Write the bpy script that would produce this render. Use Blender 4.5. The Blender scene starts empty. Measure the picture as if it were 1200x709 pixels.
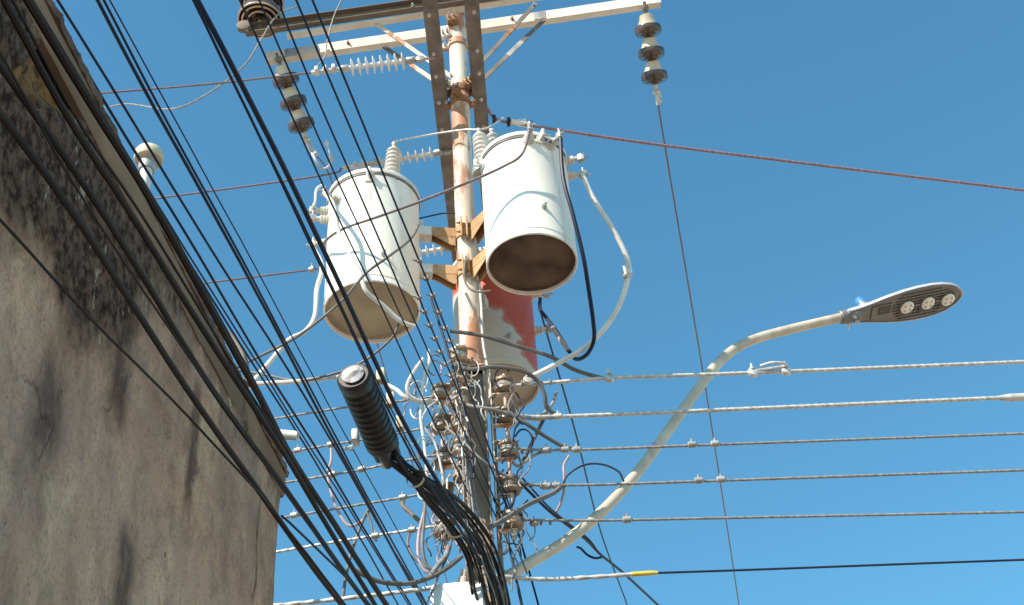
import bpy, bmesh, math, random
from mathutils import Vector, Matrix, noise
random.seed(7)
R_ = math.radians
V = Vector
sc = bpy.context.scene
col = sc.collection

# ------------------------------------------------------------------ camera
PITCH, ROLL, FPX, CAMZ = R_(41.0), R_(4.1), 1600.0, 1.6
PW, PH = 1200.0, 709.0
FWD = V((0, math.cos(PITCH), math.sin(PITCH)))
_rt = V((1, 0, 0)); _up = _rt.cross(FWD)
CR = _rt * math.cos(ROLL) - _up * math.sin(ROLL)
CU = _rt * math.sin(ROLL) + _up * math.cos(ROLL)
CAM = V((0, 0, CAMZ))
cd = bpy.data.cameras.new('camera'); cam = bpy.data.objects.new('camera', cd); col.objects.link(cam)
cd.sensor_width = 36.0; cd.lens = 36.0 * FPX / PW; cd.clip_start = 0.05; cd.clip_end = 3000
cam.matrix_world = Matrix(((CR.x, CU.x, -FWD.x, 0), (CR.y, CU.y, -FWD.y, 0), (CR.z, CU.z, -FWD.z, CAMZ), (0, 0, 0, 1)))
sc.camera = cam

# ------------------------------------------------------------------ sky and sun
SUN_AZ, SUN_EL = 44.0, 42.0           # light travels towards +x by SUN_AZ from the viewing azimuth
wd = bpy.data.worlds.new('World'); sc.world = wd; wd.use_nodes = True
nt = wd.node_tree; bg = nt.nodes['Background']
sky = nt.nodes.new('ShaderNodeTexSky'); sky.sky_type = 'NISHITA'; sky.sun_disc = False
sky.sun_elevation = R_(SUN_EL); sky.sun_rotation = R_(180 + SUN_AZ)
sky.altitude = 0; sky.air_density = 1.0; sky.dust_density = 0.0; sky.ozone_density = 6.5
tint = nt.nodes.new('ShaderNodeMix'); tint.data_type = 'RGBA'; tint.blend_type = 'MULTIPLY'
tint.inputs[0].default_value = 1.0; tint.inputs[7].default_value = (0.73, 1.17, 0.98, 1)
nt.links.new(sky.outputs[0], tint.inputs[6]); nt.links.new(tint.outputs[2], bg.inputs[0])
bg.inputs[1].default_value = 0.145
sl = bpy.data.lights.new('sun', 'SUN'); sl.energy = 5.0; sl.angle = R_(0.53); sl.color = (1.0, 0.89, 0.75)
so = bpy.data.objects.new('sun', sl); col.objects.link(so)
sdir = V((math.sin(R_(SUN_AZ)) * math.cos(R_(SUN_EL)), math.cos(R_(SUN_AZ)) * math.cos(R_(SUN_EL)), -math.sin(R_(SUN_EL))))
so.rotation_euler = sdir.to_track_quat('-Z', 'Y').to_euler(); so.location = (-6, -10, 14)
sc.view_settings.view_transform = 'Standard'; sc.view_settings.look = 'None'
sc.view_settings.exposure = 0.7; sc.view_settings.gamma = 1.0

# ------------------------------------------------------------------ measuring helpers
def ray(px, py):
    return (FWD * FPX + CR * (px - PW / 2) + CU * (PH / 2 - py)).normalized()
def PY(px, py, Y):                     # the point of the sight line that lies Y metres down the street
    d = ray(px, py); return CAM + d * (Y / d.y)
def PZ(px, py, Z):                     # the point of the sight line that lies at height Z
    d = ray(px, py); return CAM + d * ((Z - CAMZ) / d.z)

# ------------------------------------------------------------------ materials
MATS = {}
def mat(name, c1, c2=None, scale=8.0, rough=0.6, metal=0.0, bump=0.0, bscale=40.0, c3=None, t3=0.62, s3=5.0, detail=6.0, lo=0.35, hi=0.65, stretch=(1, 1, 1), spec=0.4):
    m = bpy.data.materials.new(name); m.use_nodes = True; n = m.node_tree.nodes; L = m.node_tree.links
    b = n['Principled BSDF']; b.inputs['Roughness'].default_value = rough; b.inputs['Metallic'].default_value = metal
    b.inputs['Specular IOR Level'].default_value = spec
    tc = n.new('ShaderNodeTexCoord'); mp = n.new('ShaderNodeMapping'); mp.inputs['Scale'].default_value = stretch
    L.new(tc.outputs['Object'], mp.inputs[0])
    cur = None
    if c2 is not None:
        t = n.new('ShaderNodeTexNoise'); t.inputs['Scale'].default_value = scale; t.inputs['Detail'].default_value = detail
        L.new(mp.outputs[0], t.inputs['Vector'])
        r = n.new('ShaderNodeValToRGB'); r.color_ramp.elements[0].position = lo; r.color_ramp.elements[1].position = hi
        r.color_ramp.elements[0].color = (*c1, 1); r.color_ramp.elements[1].color = (*c2, 1)
        L.new(t.outputs[0], r.inputs[0]); cur = r.outputs[0]
    if c3 is not None:
        t = n.new('ShaderNodeTexNoise'); t.inputs['Scale'].default_value = s3; t.inputs['Detail'].default_value = 8; t.inputs['Roughness'].default_value = 0.65
        L.new(mp.outputs[0], t.inputs['Vector'])
        r = n.new('ShaderNodeValToRGB'); r.color_ramp.elements[0].position = t3; r.color_ramp.elements[1].position = t3 + 0.05
        L.new(t.outputs[0], r.inputs[0])
        mx = n.new('ShaderNodeMix'); mx.data_type = 'RGBA'; L.new(r.outputs[0], mx.inputs[0])
        if cur: L.new(cur, mx.inputs[6])
        else: mx.inputs[6].default_value = (*c1, 1)
        mx.inputs[7].default_value = (*c3, 1); cur = mx.outputs[2]
    if cur: L.new(cur, b.inputs['Base Color'])
    else: b.inputs['Base Color'].default_value = (*c1, 1)
    if bump > 0:
        t = n.new('ShaderNodeTexNoise'); t.inputs['Scale'].default_value = bscale; t.inputs['Detail'].default_value = 5
        L.new(mp.outputs[0], t.inputs['Vector'])
        bp = n.new('ShaderNodeBump'); bp.inputs['Strength'].default_value = bump; bp.inputs['Distance'].default_value = 0.01
        L.new(t.outputs[0], bp.inputs['Height']); L.new(bp.outputs[0], b.inputs['Normal'])
    MATS[name] = m
    return m
M = MATS
mat('tank_white', (0.80, 0.77, 0.70), (0.68, 0.63, 0.54), 3.0, 0.45, bump=0.05, bscale=60, c3=(0.35, 0.24, 0.14), t3=0.74, s3=14, stretch=(1, 1, 0.35), lo=0.45, hi=0.8)
mat('lid_white', (0.74, 0.73, 0.69), (0.55, 0.52, 0.46), 6.0, 0.5, c3=(0.25, 0.17, 0.1), t3=0.66, s3=18)
mat('bottom_tan', (0.47, 0.40, 0.295), (0.33, 0.27, 0.185), 3.5, 0.8, bump=0.2, c3=(0.14, 0.10, 0.07), t3=0.7, s3=9)
mat('bottom_brown', (0.055, 0.034, 0.022), (0.15, 0.10, 0.064), 4.5, 0.85, bump=0.25, c3=(0.34, 0.29, 0.24), t3=0.68, s3=5)
mat('bottom_grey', (0.42, 0.38, 0.32), (0.33, 0.28, 0.22), 4, 0.8, bump=0.2)
mat('galv', (0.46, 0.45, 0.43), (0.30, 0.29, 0.28), 14, 0.5, 0.45, bump=0.1)
mat('galv_bright', (0.66, 0.65, 0.62), (0.48, 0.46, 0.43), 14, 0.45, 0.3)
mat('steel_dark', (0.115, 0.10, 0.085), (0.20, 0.175, 0.15), 9, 0.7, 0.0, bump=0.15, c3=(0.30, 0.27, 0.23), t3=0.66, s3=22)
mat('orange_rust', (0.52, 0.33, 0.17), (0.40, 0.22, 0.10), 9, 0.75, bump=0.25, c3=(0.22, 0.09, 0.035), t3=0.60, s3=20)
mat('rust', (0.22, 0.10, 0.05), (0.34, 0.18, 0.10), 20, 0.85, bump=0.3, c3=(0.10, 0.05, 0.03), t3=0.6, s3=15)
mat('pole_paint', (0.66, 0.60, 0.51), (0.56, 0.42, 0.32), 5.0, 0.6, bump=0.12, c3=(0.42, 0.20, 0.115), t3=0.50, s3=6.0, stretch=(1, 1, 0.3))
mat('post_steel', (0.27, 0.185, 0.125), (0.37, 0.265, 0.19), 8, 0.7, bump=0.15, c3=(0.12, 0.07, 0.045), t3=0.62, s3=9, stretch=(1, 1, 0.4))
mat('arm_white', (0.74, 0.71, 0.64), (0.62, 0.57, 0.48), 6, 0.55, bump=0.08, c3=(0.33, 0.19, 0.1), t3=0.70, s3=9)
mat('beam_brown', (0.12, 0.092, 0.07), (0.19, 0.15, 0.115), 6, 0.75, bump=0.2, c3=(0.09, 0.05, 0.03), t3=0.6, s3=8, stretch=(0.3, 1, 1))
mat('porcelain', (0.66, 0.53, 0.38), (0.52, 0.40, 0.27), 9, 0.3, spec=0.6)
mat('porcelain_brown', (0.055, 0.035, 0.028), (0.10, 0.065, 0.05), 12, 0.2, spec=0.6)
mat('porcelain_grey', (0.50, 0.46, 0.40), (0.34, 0.29, 0.24), 18, 0.4, c3=(0.16, 0.11, 0.08), t3=0.58, s3=25)
mat('bushing', (0.62, 0.57, 0.50), (0.50, 0.45, 0.38), 15, 0.3, spec=0.6)
mat('bushing_grey', (0.34, 0.34, 0.33), (0.26, 0.26, 0.25), 15, 0.35)
mat('polymer', (0.70, 0.70, 0.69), (0.58, 0.57, 0.55), 20, 0.5)
mat('spool_glaze', (0.33, 0.24, 0.165), (0.17, 0.11, 0.075), 14, 0.35, spec=0.5, c3=(0.50, 0.44, 0.36), t3=0.62, s3=20)
mat('spool_tan', (0.46, 0.34, 0.22), (0.26, 0.17, 0.105), 16, 0.4, c3=(0.10, 0.06, 0.04), t3=0.60, s3=22)  # paler copy of the spool glaze, sunlight on the front stack put into the colour
mat('alu', (0.62, 0.60, 0.57), (0.42, 0.40, 0.37), 30, 0.5, 0.25, c3=(0.2, 0.17, 0.15), t3=0.68, s3=12)
mat('alu_dull', (0.31, 0.29, 0.27), (0.20, 0.18, 0.165), 30, 0.6, 0.15, c3=(0.13, 0.11, 0.1), t3=0.64, s3=12)
mat('copper_dull', (0.19, 0.15, 0.165), (0.13, 0.10, 0.115), 30, 0.5, 0.2)
mat('wire_purple', (0.30, 0.19, 0.215), (0.21, 0.13, 0.15), 30, 0.5, 0.1)
mat('black_cable', (0.012, 0.016, 0.038), (0.019, 0.023, 0.046), 10, 0.5, spec=0.25)
mat('black_dusty', (0.022, 0.016, 0.015), (0.046, 0.034, 0.030), 6, 0.7, stretch=(1, 0.2, 1), spec=0.2)
mat('grey_cable', (0.17, 0.155, 0.14), (0.10, 0.09, 0.085), 12, 0.6)
mat('white_cable', (0.68, 0.65, 0.61), (0.58, 0.55, 0.50), 12, 0.5)
mat('pink_cable', (0.42, 0.31, 0.30), (0.33, 0.24, 0.24), 12, 0.55)
mat('closure_black', (0.011, 0.010, 0.010), (0.024, 0.020, 0.018), 9, 0.5, bump=0.1, bscale=50)
mat('closure_cap', (0.40, 0.40, 0.41), (0.05, 0.05, 0.05), 16, 0.5, lo=0.50, hi=0.6)
mat('box_white', (0.80, 0.79, 0.77), (0.70, 0.68, 0.65), 6, 0.4)
mat('lamp_pole', (0.60, 0.52, 0.41), (0.48, 0.40, 0.31), 7, 0.5, 0.1, bump=0.06, c3=(0.36, 0.30, 0.24), t3=0.66, s3=12)
mat('lamp_body', (0.21, 0.21, 0.21), (0.165, 0.165, 0.165), 12, 0.45, 0.3)
mat('lamp_rim', (0.66, 0.66, 0.66), (0.58, 0.58, 0.58), 12, 0.4, 0.3)
mat('lamp_dark', (0.05, 0.048, 0.046), (0.08, 0.075, 0.07), 12, 0.4)
mat('lens', (0.80, 0.78, 0.72), (0.70, 0.68, 0.62), 30, 0.15, spec=0.8)
mat('led_chip', (0.38, 0.36, 0.30), (0.5, 0.48, 0.4), 60, 0.3)
mat('photocell_blue', (0.06, 0.20, 0.55), (0.09, 0.26, 0.62), 8, 0.2, spec=0.8)
mat('yellow_sleeve', (0.72, 0.50, 0.08), (0.62, 0.42, 0.06), 14, 0.5)
mat('pvc_white', (0.80, 0.78, 0.74), (0.68, 0.64, 0.58), 9, 0.4)
mat('vent_cream', (0.66, 0.58, 0.42), (0.52, 0.44, 0.31), 14, 0.6, c3=(0.3, 0.22, 0.14), t3=0.62, s3=12)
mat('coping', (0.085, 0.06, 0.045), (0.16, 0.11, 0.082), 10, 0.9, bump=0.5, c3=(0.06, 0.045, 0.038), t3=0.55, s3=8)
mat('cornice', (0.25, 0.165, 0.105), (0.15, 0.098, 0.068), 3.0, 0.9, bump=0.3, bscale=30, c3=(0.085, 0.068, 0.056), t3=0.60, s3=2.6)
mat('adobe', (0.13, 0.060, 0.020), (0.30, 0.155, 0.050), 16, 0.95, bump=0.8, bscale=35, c3=(0.04, 0.02, 0.012), t3=0.54, s3=12)
mat('roof', (0.22, 0.19, 0.17), (0.3, 0.26, 0.22), 3, 0.9)
mat('ground', (0.47, 0.35, 0.25), (0.39, 0.28, 0.19), 0.7, 0.95, bump=0.3)
mat('road', (0.44, 0.335, 0.24), (0.37, 0.275, 0.195), 2, 0.9, bump=0.4, bscale=80)
mat('pavement', (0.45, 0.35, 0.26), (0.36, 0.28, 0.21), 2, 0.9, bump=0.3)

def add_streaks(m, col_, fac=0.55, scale=16, lo=0.56, hi=0.70):
    n = m.node_tree.nodes; L = m.node_tree.links; b = n['Principled BSDF']; src = b.inputs['Base Color'].links[0].from_socket
    tc = n.new('ShaderNodeTexCoord'); mp = n.new('ShaderNodeMapping'); mp.inputs['Scale'].default_value = (1, 1, 0.07); L.new(tc.outputs['Object'], mp.inputs[0])
    t = n.new('ShaderNodeTexNoise'); t.inputs['Scale'].default_value = scale; t.inputs['Detail'].default_value = 7; t.inputs['Roughness'].default_value = 0.6; L.new(mp.outputs[0], t.inputs['Vector'])
    r = n.new('ShaderNodeValToRGB'); r.color_ramp.elements[0].position = lo; r.color_ramp.elements[1].position = hi; r.color_ramp.elements[1].color = (fac, fac, fac, 1); L.new(t.outputs[0], r.inputs[0])
    mx = n.new('ShaderNodeMix'); mx.data_type = 'RGBA'; L.new(r.outputs[0], mx.inputs[0]); L.new(src, mx.inputs[6]); mx.inputs[7].default_value = (*col_, 1); L.new(mx.outputs[2], b.inputs['Base Color'])
add_streaks(M['tank_white'], (0.36, 0.25, 0.15), 0.75)
add_streaks(M['pole_paint'], (0.30, 0.17, 0.10), 0.6, 22)
add_streaks(M['lamp_pole'], (0.30, 0.23, 0.17), 0.5, 10)
def red_tank_material():
    m = bpy.data.materials.new('tank_red_patched'); m.use_nodes = True; n = m.node_tree.nodes; L = m.node_tree.links
    b = n['Principled BSDF']; b.inputs['Roughness'].default_value = 0.5
    tc = n.new('ShaderNodeTexCoord'); sp = n.new('ShaderNodeSeparateXYZ'); L.new(tc.outputs['Object'], sp.inputs[0])
    t = n.new('ShaderNodeTexNoise'); t.inputs['Scale'].default_value = 3.4; t.inputs['Detail'].default_value = 5; t.inputs['Roughness'].default_value = 0.5
    L.new(tc.outputs['Object'], t.inputs['Vector'])
    # brushed-over red patches: thicker towards the right and the top, a pale base below
    f1 = n.new('ShaderNodeMath'); f1.operation = 'MULTIPLY_ADD'; f1.inputs[1].default_value = 1.25; L.new(sp.outputs['X'], f1.inputs[0])
    f2 = n.new('ShaderNodeMath'); f2.operation = 'MULTIPLY_ADD'; f2.inputs[1].default_value = 1.0; L.new(sp.outputs['Z'], f2.inputs[0]); L.new(f1.outputs[0], f2.inputs[2])
    f1.inputs[2].default_value = -0.36
    f3 = n.new('ShaderNodeMath'); f3.operation = 'MULTIPLY_ADD'; f3.inputs[1].default_value = 0.85; L.new(t.outputs[0], f3.inputs[0]); L.new(f2.outputs[0], f3.inputs[2])
    r = n.new('ShaderNodeValToRGB'); e = r.color_ramp.elements; e[0].position = 0.485; e[1].position = 0.515
    ee = r.color_ramp.elements.new(0.50); ee.color = (0.46, 0.20, 0.14, 1); e = r.color_ramp.elements; e[0].color = (0.52, 0.46, 0.39, 1); e[2].position = 0.56; e[2].color = (0.50, 0.075, 0.030, 1)
    L.new(f3.outputs[0], r.inputs[0]); L.new(r.outputs[0], b.inputs['Base Color'])
    MATS['tank_red'] = m
red_tank_material()

def wall_material():
    m = bpy.data.materials.new('stucco_wall'); m.use_nodes = True; n = m.node_tree.nodes; L = m.node_tree.links
    b = n['Principled BSDF']; b.inputs['Roughness'].default_value = 0.95; b.inputs['Specular IOR Level'].default_value = 0.1
    tc = n.new('ShaderNodeTexCoord'); sp = n.new('ShaderNodeSeparateXYZ'); L.new(tc.outputs['Object'], sp.inputs[0])
    def nz(scale, st=(1, 1, 1), detail=6, rough=0.55, dist=0.0):
        mp = n.new('ShaderNodeMapping'); mp.inputs['Scale'].default_value = st; L.new(tc.outputs['Object'], mp.inputs[0])
        t = n.new('ShaderNodeTexNoise'); t.inputs['Scale'].default_value = scale; t.inputs['Detail'].default_value = detail
        t.inputs['Roughness'].default_value = rough; t.inputs['Distortion'].default_value = dist; L.new(mp.outputs[0], t.inputs['Vector']); return t.outputs[0]
    def ramp(src, p0, p1, c0=(0, 0, 0), c1=(1, 1, 1)):
        r = n.new('ShaderNodeValToRGB'); e = r.color_ramp.elements; e[0].position = p0; e[1].position = p1; e[0].color = (*c0, 1); e[1].color = (*c1, 1)
        L.new(src, r.inputs[0]); return r.outputs[0]
    def math_(op, a, b_):
        k = n.new('ShaderNodeMath'); k.operation = op
        for i, q in enumerate((a, b_)):
            if isinstance(q, (int, float)): k.inputs[i].default_value = q
            else: L.new(q, k.inputs[i])
        return k.outputs[0]
    def mix(f, a, c):
        k = n.new('ShaderNodeMix'); k.data_type = 'RGBA'; L.new(f, k.inputs[0])
        if isinstance(a, tuple): k.inputs[6].default_value = (*a, 1)
        else: L.new(a, k.inputs[6])
        if isinstance(c, tuple): k.inputs[7].default_value = (*c, 1)
        else: L.new(c, k.inputs[7])
        return k.outputs[2]
    base = ramp(nz(2.2, (1, 1, 0.6)), 0.32, 0.7, (0.39, 0.237, 0.178), (0.64, 0.415, 0.26))
    base = mix(ramp(nz(1.1, (1, 1, 1), 3), 0.45, 0.62), base, (0.45, 0.288, 0.215))
    base = mix(math_('MULTIPLY', ramp(nz(7.5, (1, 1, 0.8), 9, 0.68, 0.4), 0.49, 0.62), 0.55), base, (0.25, 0.162, 0.122))
    base = mix(math_('MULTIPLY', ramp(nz(5.0, (1, 1, 0.5), 9, 0.7, 0.2), 0.50, 0.66), 0.6), base, (0.72, 0.49, 0.305))
    base = mix(math_('MULTIPLY', ramp(nz(75, (1, 1, 1), 6, 0.7), 0.52, 0.60), 0.5), base, (0.20, 0.13, 0.11))
    # vertical water streaks
    st = ramp(nz(3.4, (1, 1, 0.22), 5, 0.6, 0.25), 0.52, 0.74)
    base = mix(math_('MULTIPLY', st, 0.55), base, (0.17, 0.10, 0.082))
    # mould under the cornice, with a ragged lower edge (object z runs up the wall)
    stp = n.new('ShaderNodeMapRange'); stp.interpolation_type = 'SMOOTHSTEP'; L.new(sp.outputs['Y'], stp.inputs[0])
    for q, v_ in enumerate((-2.0, -1.15, 4.38, 4.98)): stp.inputs[q + 1].default_value = v_
    mould = math_('ADD', math_('SUBTRACT', sp.outputs['Z'], stp.outputs[0]), math_('MULTIPLY', nz(2.6, (1, 1, 0.6), 8, 0.66, 0.3), 0.95))
    mk = ramp(mould, 0.30, 0.50)
    # two long dark run-off stains
    def run(y0, wd_, z0, z1, soft):
        dy = math_('ABSOLUTE', math_('ADD', math_('SUBTRACT', sp.outputs['Y'], y0), math_('MULTIPLY', math_('SUBTRACT', nz(3.0, (1, 1, 1), 5), 0.5), 0.16)), 0)
        r1 = ramp(dy, wd_ * 0.35, wd_, (1, 1, 1), (0, 0, 0))
        zz = math_('ADD', sp.outputs['Z'], math_('MULTIPLY', math_('SUBTRACT', nz(4, (1, 1, 1), 5), 0.5), 0.3))
        mr = n.new('ShaderNodeMapRange'); mr.interpolation_type = 'SMOOTHSTEP'; L.new(zz, mr.inputs[0]); mr.inputs[1].default_value = z1; mr.inputs[2].default_value = z1 - soft
        mr2 = n.new('ShaderNodeMapRange'); mr2.interpolation_type = 'SMOOTHSTEP'; L.new(zz, mr2.inputs[0]); mr2.inputs[1].default_value = z0; mr2.inputs[2].default_value = z0 + soft
        return math_('MULTIPLY', r1, math_('MULTIPLY', mr.outputs[0], mr2.outputs[0]))
    for (y0, wd_, z0, z1, soft) in ((-1.40, 0.11, 2.9, 3.98, 0.18), (-1.02, 0.06, 4.1, 4.85, 0.2), (-1.66, 0.10, 4.0, 4.75, 0.25), (-2.05, 0.13, 3.5, 4.3, 0.4), (-0.25, 0.02, 4.2, 4.85, 0.2)):
        base = mix(math_('MULTIPLY', math_('MULTIPLY', run(y0, wd_, z0, z1, soft), ramp(nz(14, (1, 1, 0.5), 8, 0.7), 0.32, 0.55, (0.35, 0.35, 0.35))), 0.9), base, (0.105, 0.062, 0.052))
    fine = ramp(nz(26, (1, 1, 0.7), 8, 0.7), 0.42, 0.58, (0.032, 0.018, 0.013), (0.19, 0.116, 0.086))
    chip = ramp(nz(15, (1, 1, 0.45), 8, 0.75), 0.60, 0.64)
    fine = mix(chip, fine, (0.46, 0.35, 0.28))
    base = mix(math_('MULTIPLY', mk, 0.97), base, fine)
    # small dark pits and hairline cracks
    vo = n.new('ShaderNodeTexVoronoi'); vo.feature = 'DISTANCE_TO_EDGE'; vo.inputs['Scale'].default_value = 1.5
    mp = n.new('ShaderNodeMapping'); mp.inputs['Scale'].default_value = (1, 1.3, 0.6); L.new(tc.outputs['Object'], mp.inputs[0])
    dm = n.new('ShaderNodeMix'); dm.data_type = 'VECTOR'; dm.inputs[0].default_value = 0.22; L.new(mp.outputs[0], dm.inputs[4])
    tn = n.new('ShaderNodeTexNoise'); tn.inputs['Scale'].default_value = 5; tn.inputs['Detail'].default_value = 6; L.new(mp.outputs[0], tn.inputs['Vector']); L.new(tn.outputs[1], dm.inputs[5])
    L.new(dm.outputs[1], vo.inputs['Vector'])
    crack = ramp(vo.outputs['Distance'], 0.0, 0.008, (1, 1, 1), (0, 0, 0))
    crack = math_('MULTIPLY', crack, ramp(nz(1.7, (1, 1, 1), 2), 0.52, 0.58))
    base = mix(math_('MULTIPLY', crack, 0.6), base, (0.06, 0.045, 0.04))
    pits = ramp(nz(38, (1, 1, 0.6), 3), 0.70, 0.74)
    base = mix(math_('MULTIPLY', pits, 0.7), base, (0.05, 0.04, 0.036))
    L.new(base, b.inputs['Base Color'])
    bp = n.new('ShaderNodeBump'); bp.inputs['Strength'].default_value = 0.8; bp.inputs['Distance'].default_value = 0.014
    h = math_('ADD', nz(18, (1, 1, 1), 8, 0.65), math_('MULTIPLY', math_('MULTIPLY', mk, nz(40, (1, 1, 1), 8, 0.7)), 1.3))
    h = math_('SUBTRACT', h, math_('MULTIPLY', crack, 0.6))
    L.new(h, bp.inputs['Height']); L.new(bp.outputs[0], b.inputs['Normal'])
    MATS['stucco'] = m
wall_material()

# ------------------------------------------------------------------ mesh helpers
def frame_of(d):
    d = V(d).normalized(); a = V((0, 0, 1)) if abs(d.z) < 0.9 else V((1, 0, 0))
    x = a.cross(d).normalized(); y = d.cross(x).normalized(); return x, y, d
def spline(pts, per=8):
    pts = [V(p) for p in pts]
    if len(pts) < 3: return pts
    out = []
    q = [pts[0] * 2 - pts[1]] + pts + [pts[-1] * 2 - pts[-2]]
    for i in range(1, len(q) - 2):
        p0, p1, p2, p3 = q[i - 1], q[i], q[i + 1], q[i + 2]
        for k in range(per):
            t = k / per; t2 = t * t; t3 = t2 * t
            out.append(0.5 * ((2 * p1) + (p2 - p0) * t + (2 * p0 - 5 * p1 + 4 * p2 - p3) * t2 + (3 * p1 - p0 - 3 * p2 + p3) * t3))
    out.append(pts[-1]); return out
def resample(pts, step):
    out = [pts[0].copy()]; acc = 0.0
    for a, b in zip(pts[:-1], pts[1:]):
        L = (b - a).length
        if L < 1e-9: continue
        s = step - acc
        while s <= L:
            out.append(a + (b - a) * (s / L)); s += step
        acc = (acc + L) % step
    out.append(pts[-1].copy()); return out

class MB:
    def __init__(s): s.v = []; s.f = []
    def add(s, vs, fs):
        o = len(s.v); s.v += [V(p) for p in vs]; s.f += [tuple(i + o for i in f) for f in fs]; return s
    def tube(s, pts, r, n=8, lobes=0, pitch=0.06, amp=0.18, cap=True):
        pts = [V(p) for p in pts]; N = len(pts); vs = []; fs = []; dist = 0.0; x = None
        for i, p in enumerate(pts):
            d = (pts[min(i + 1, N - 1)] - pts[max(i - 1, 0)])
            if d.length < 1e-9: d = V((0, 0, 1))
            d.normalize()
            if x is None: x = frame_of(d)[0]
            else:
                x = x - d * x.dot(d); x = x.normalized() if x.length > 1e-6 else frame_of(d)[0]
            y = d.cross(x)
            if i: dist += (p - pts[i - 1]).length
            rr = r[i] if isinstance(r, (list, tuple)) else r
            for k in range(n):
                a = 2 * math.pi * k / n
                q = rr * (1 + amp * math.cos(lobes * (a - 2 * math.pi * dist / (pitch * lobes)))) if lobes else rr
                vs.append(p + x * (math.cos(a) * q) + y * (math.sin(a) * q))
        for i in range(N - 1):
            for k in range(n):
                a = i * n + k; b = i * n + (k + 1) % n
                fs.append((a, b, b + n, a + n))
        if cap:
            fs.append(tuple(range(n - 1, -1, -1))); fs.append(tuple(range((N - 1) * n, N * n)))
        return s.add(vs, fs)
    def lathe(s, prof, o, axis=(0, 0, 1), n=20, cap0=True, cap1=True):
        x, y, d = frame_of(axis); o = V(o); vs = []; fs = []
        for (r, z) in prof:
            for k in range(n):
                a = 2 * math.pi * k / n
                vs.append(o + d * z + x * (math.cos(a) * r) + y * (math.sin(a) * r))
        for i in range(len(prof) - 1):
            for k in range(n):
                a = i * n + k; b = i * n + (k + 1) % n; fs.append((a, b, b + n, a + n))
        if cap0: fs.append(tuple(range(n - 1, -1, -1)))
        if cap1: fs.append(tuple(range((len(prof) - 1) * n, len(prof) * n)))
        return s.add(vs, fs)
    def box(s, c, h, ax=None, bev=0.0):
        c = V(c); ax = ax or (V((1, 0, 0)), V((0, 1, 0)), V((0, 0, 1)))
        bm = bmesh.new(); bmesh.ops.create_cube(bm, size=2.0)
        for v in bm.verts: v.co = V((v.co.x * h[0], v.co.y * h[1], v.co.z * h[2]))
        if bev > 0: bmesh.ops.bevel(bm, geom=bm.edges[:], offset=bev, segments=2, profile=0.5, affect='EDGES', clamp_overlap=True)
        bm.verts.ensure_lookup_table(); bm.verts.index_update()
        vs = [c + ax[0] * v.co.x + ax[1] * v.co.y + ax[2] * v.co.z for v in bm.verts]
        fs = [tuple(v.index for v in f.verts) for f in bm.faces]; bm.free(); return s.add(vs, fs)
    def bar(s, a, b, w, t, upv=(0, 0, 1), bev=0.0):       # a flat bar from a to b, w across, t thick along upv
        a = V(a); b = V(b); d = (b - a); L = d.length; d.normalize(); u = V(upv); u = (u - d * u.dot(d)).normalized(); x = d.cross(u)
        return s.box((a + b) / 2, (L / 2, w / 2, t / 2), (d, x, u), bev)
    def extrude(s, poly, o, ex, ey, ez, depth):           # poly in (ex, ey), thickness along ez
        o = V(o); n = len(poly); vs = [o + ex * p[0] + ey * p[1] for p in poly] + [o + ex * p[0] + ey * p[1] + ez * depth for p in poly]
        fs = [tuple(range(n - 1, -1, -1)), tuple(range(n, 2 * n))] + [(k, (k + 1) % n, (k + 1) % n + n, k + n) for k in range(n)]
        return s.add(vs, fs)
    def mesh(s, name, m, org, smooth=True, angle=38):
        me = bpy.data.meshes.new(name); me.from_pydata([tuple(p - org) for p in s.v], [], s.f)
        bm = bmesh.new(); bm.from_mesh(me); bmesh.ops.recalc_face_normals(bm, faces=bm.faces); bm.to_mesh(me); bm.free()
        if smooth:
            me.polygons.foreach_set('use_smooth', [True] * len(me.polygons)); me.set_sharp_from_angle(angle=R_(angle))
        me.materials.append(M[m]); me.update(); return me

def tag(o, label=None, cat=None, group=None, kind=None):
    if label: o['label'] = label
    if cat: o['category'] = cat
    if group: o['group'] = group
    if kind: o['kind'] = kind
    return o
class Thing:
    def __init__(s, name, label, cat, loc, group=None):
        s.loc = V(loc); s.o = bpy.data.objects.new(name, None); s.o.empty_display_size = 0.1; col.objects.link(s.o); s.o.location = s.loc
        tag(s.o, label, cat, group)
    def part(s, name, mb, m, parent=None, label=None, smooth=True, angle=38):
        o = bpy.data.objects.new(name, mb.mesh(name, m, s.loc, smooth, angle)); col.objects.link(o); o.parent = parent or s.o
        if label: o['label'] = label
        return o
def single(name, mb, m, label, cat, group=None, org=None, kind=None, smooth=True):
    org = V(org) if org is not None else mb.v[0].copy()
    o = bpy.data.objects.new(name, mb.mesh(name, m, org, smooth)); col.objects.link(o); o.location = org
    return tag(o, label, cat, group, kind)
def struct(name, mb, m, smooth=False):
    return tag(single(name, mb, m, None, None, None, V((0, 0, 0)), 'structure', smooth))

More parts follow.
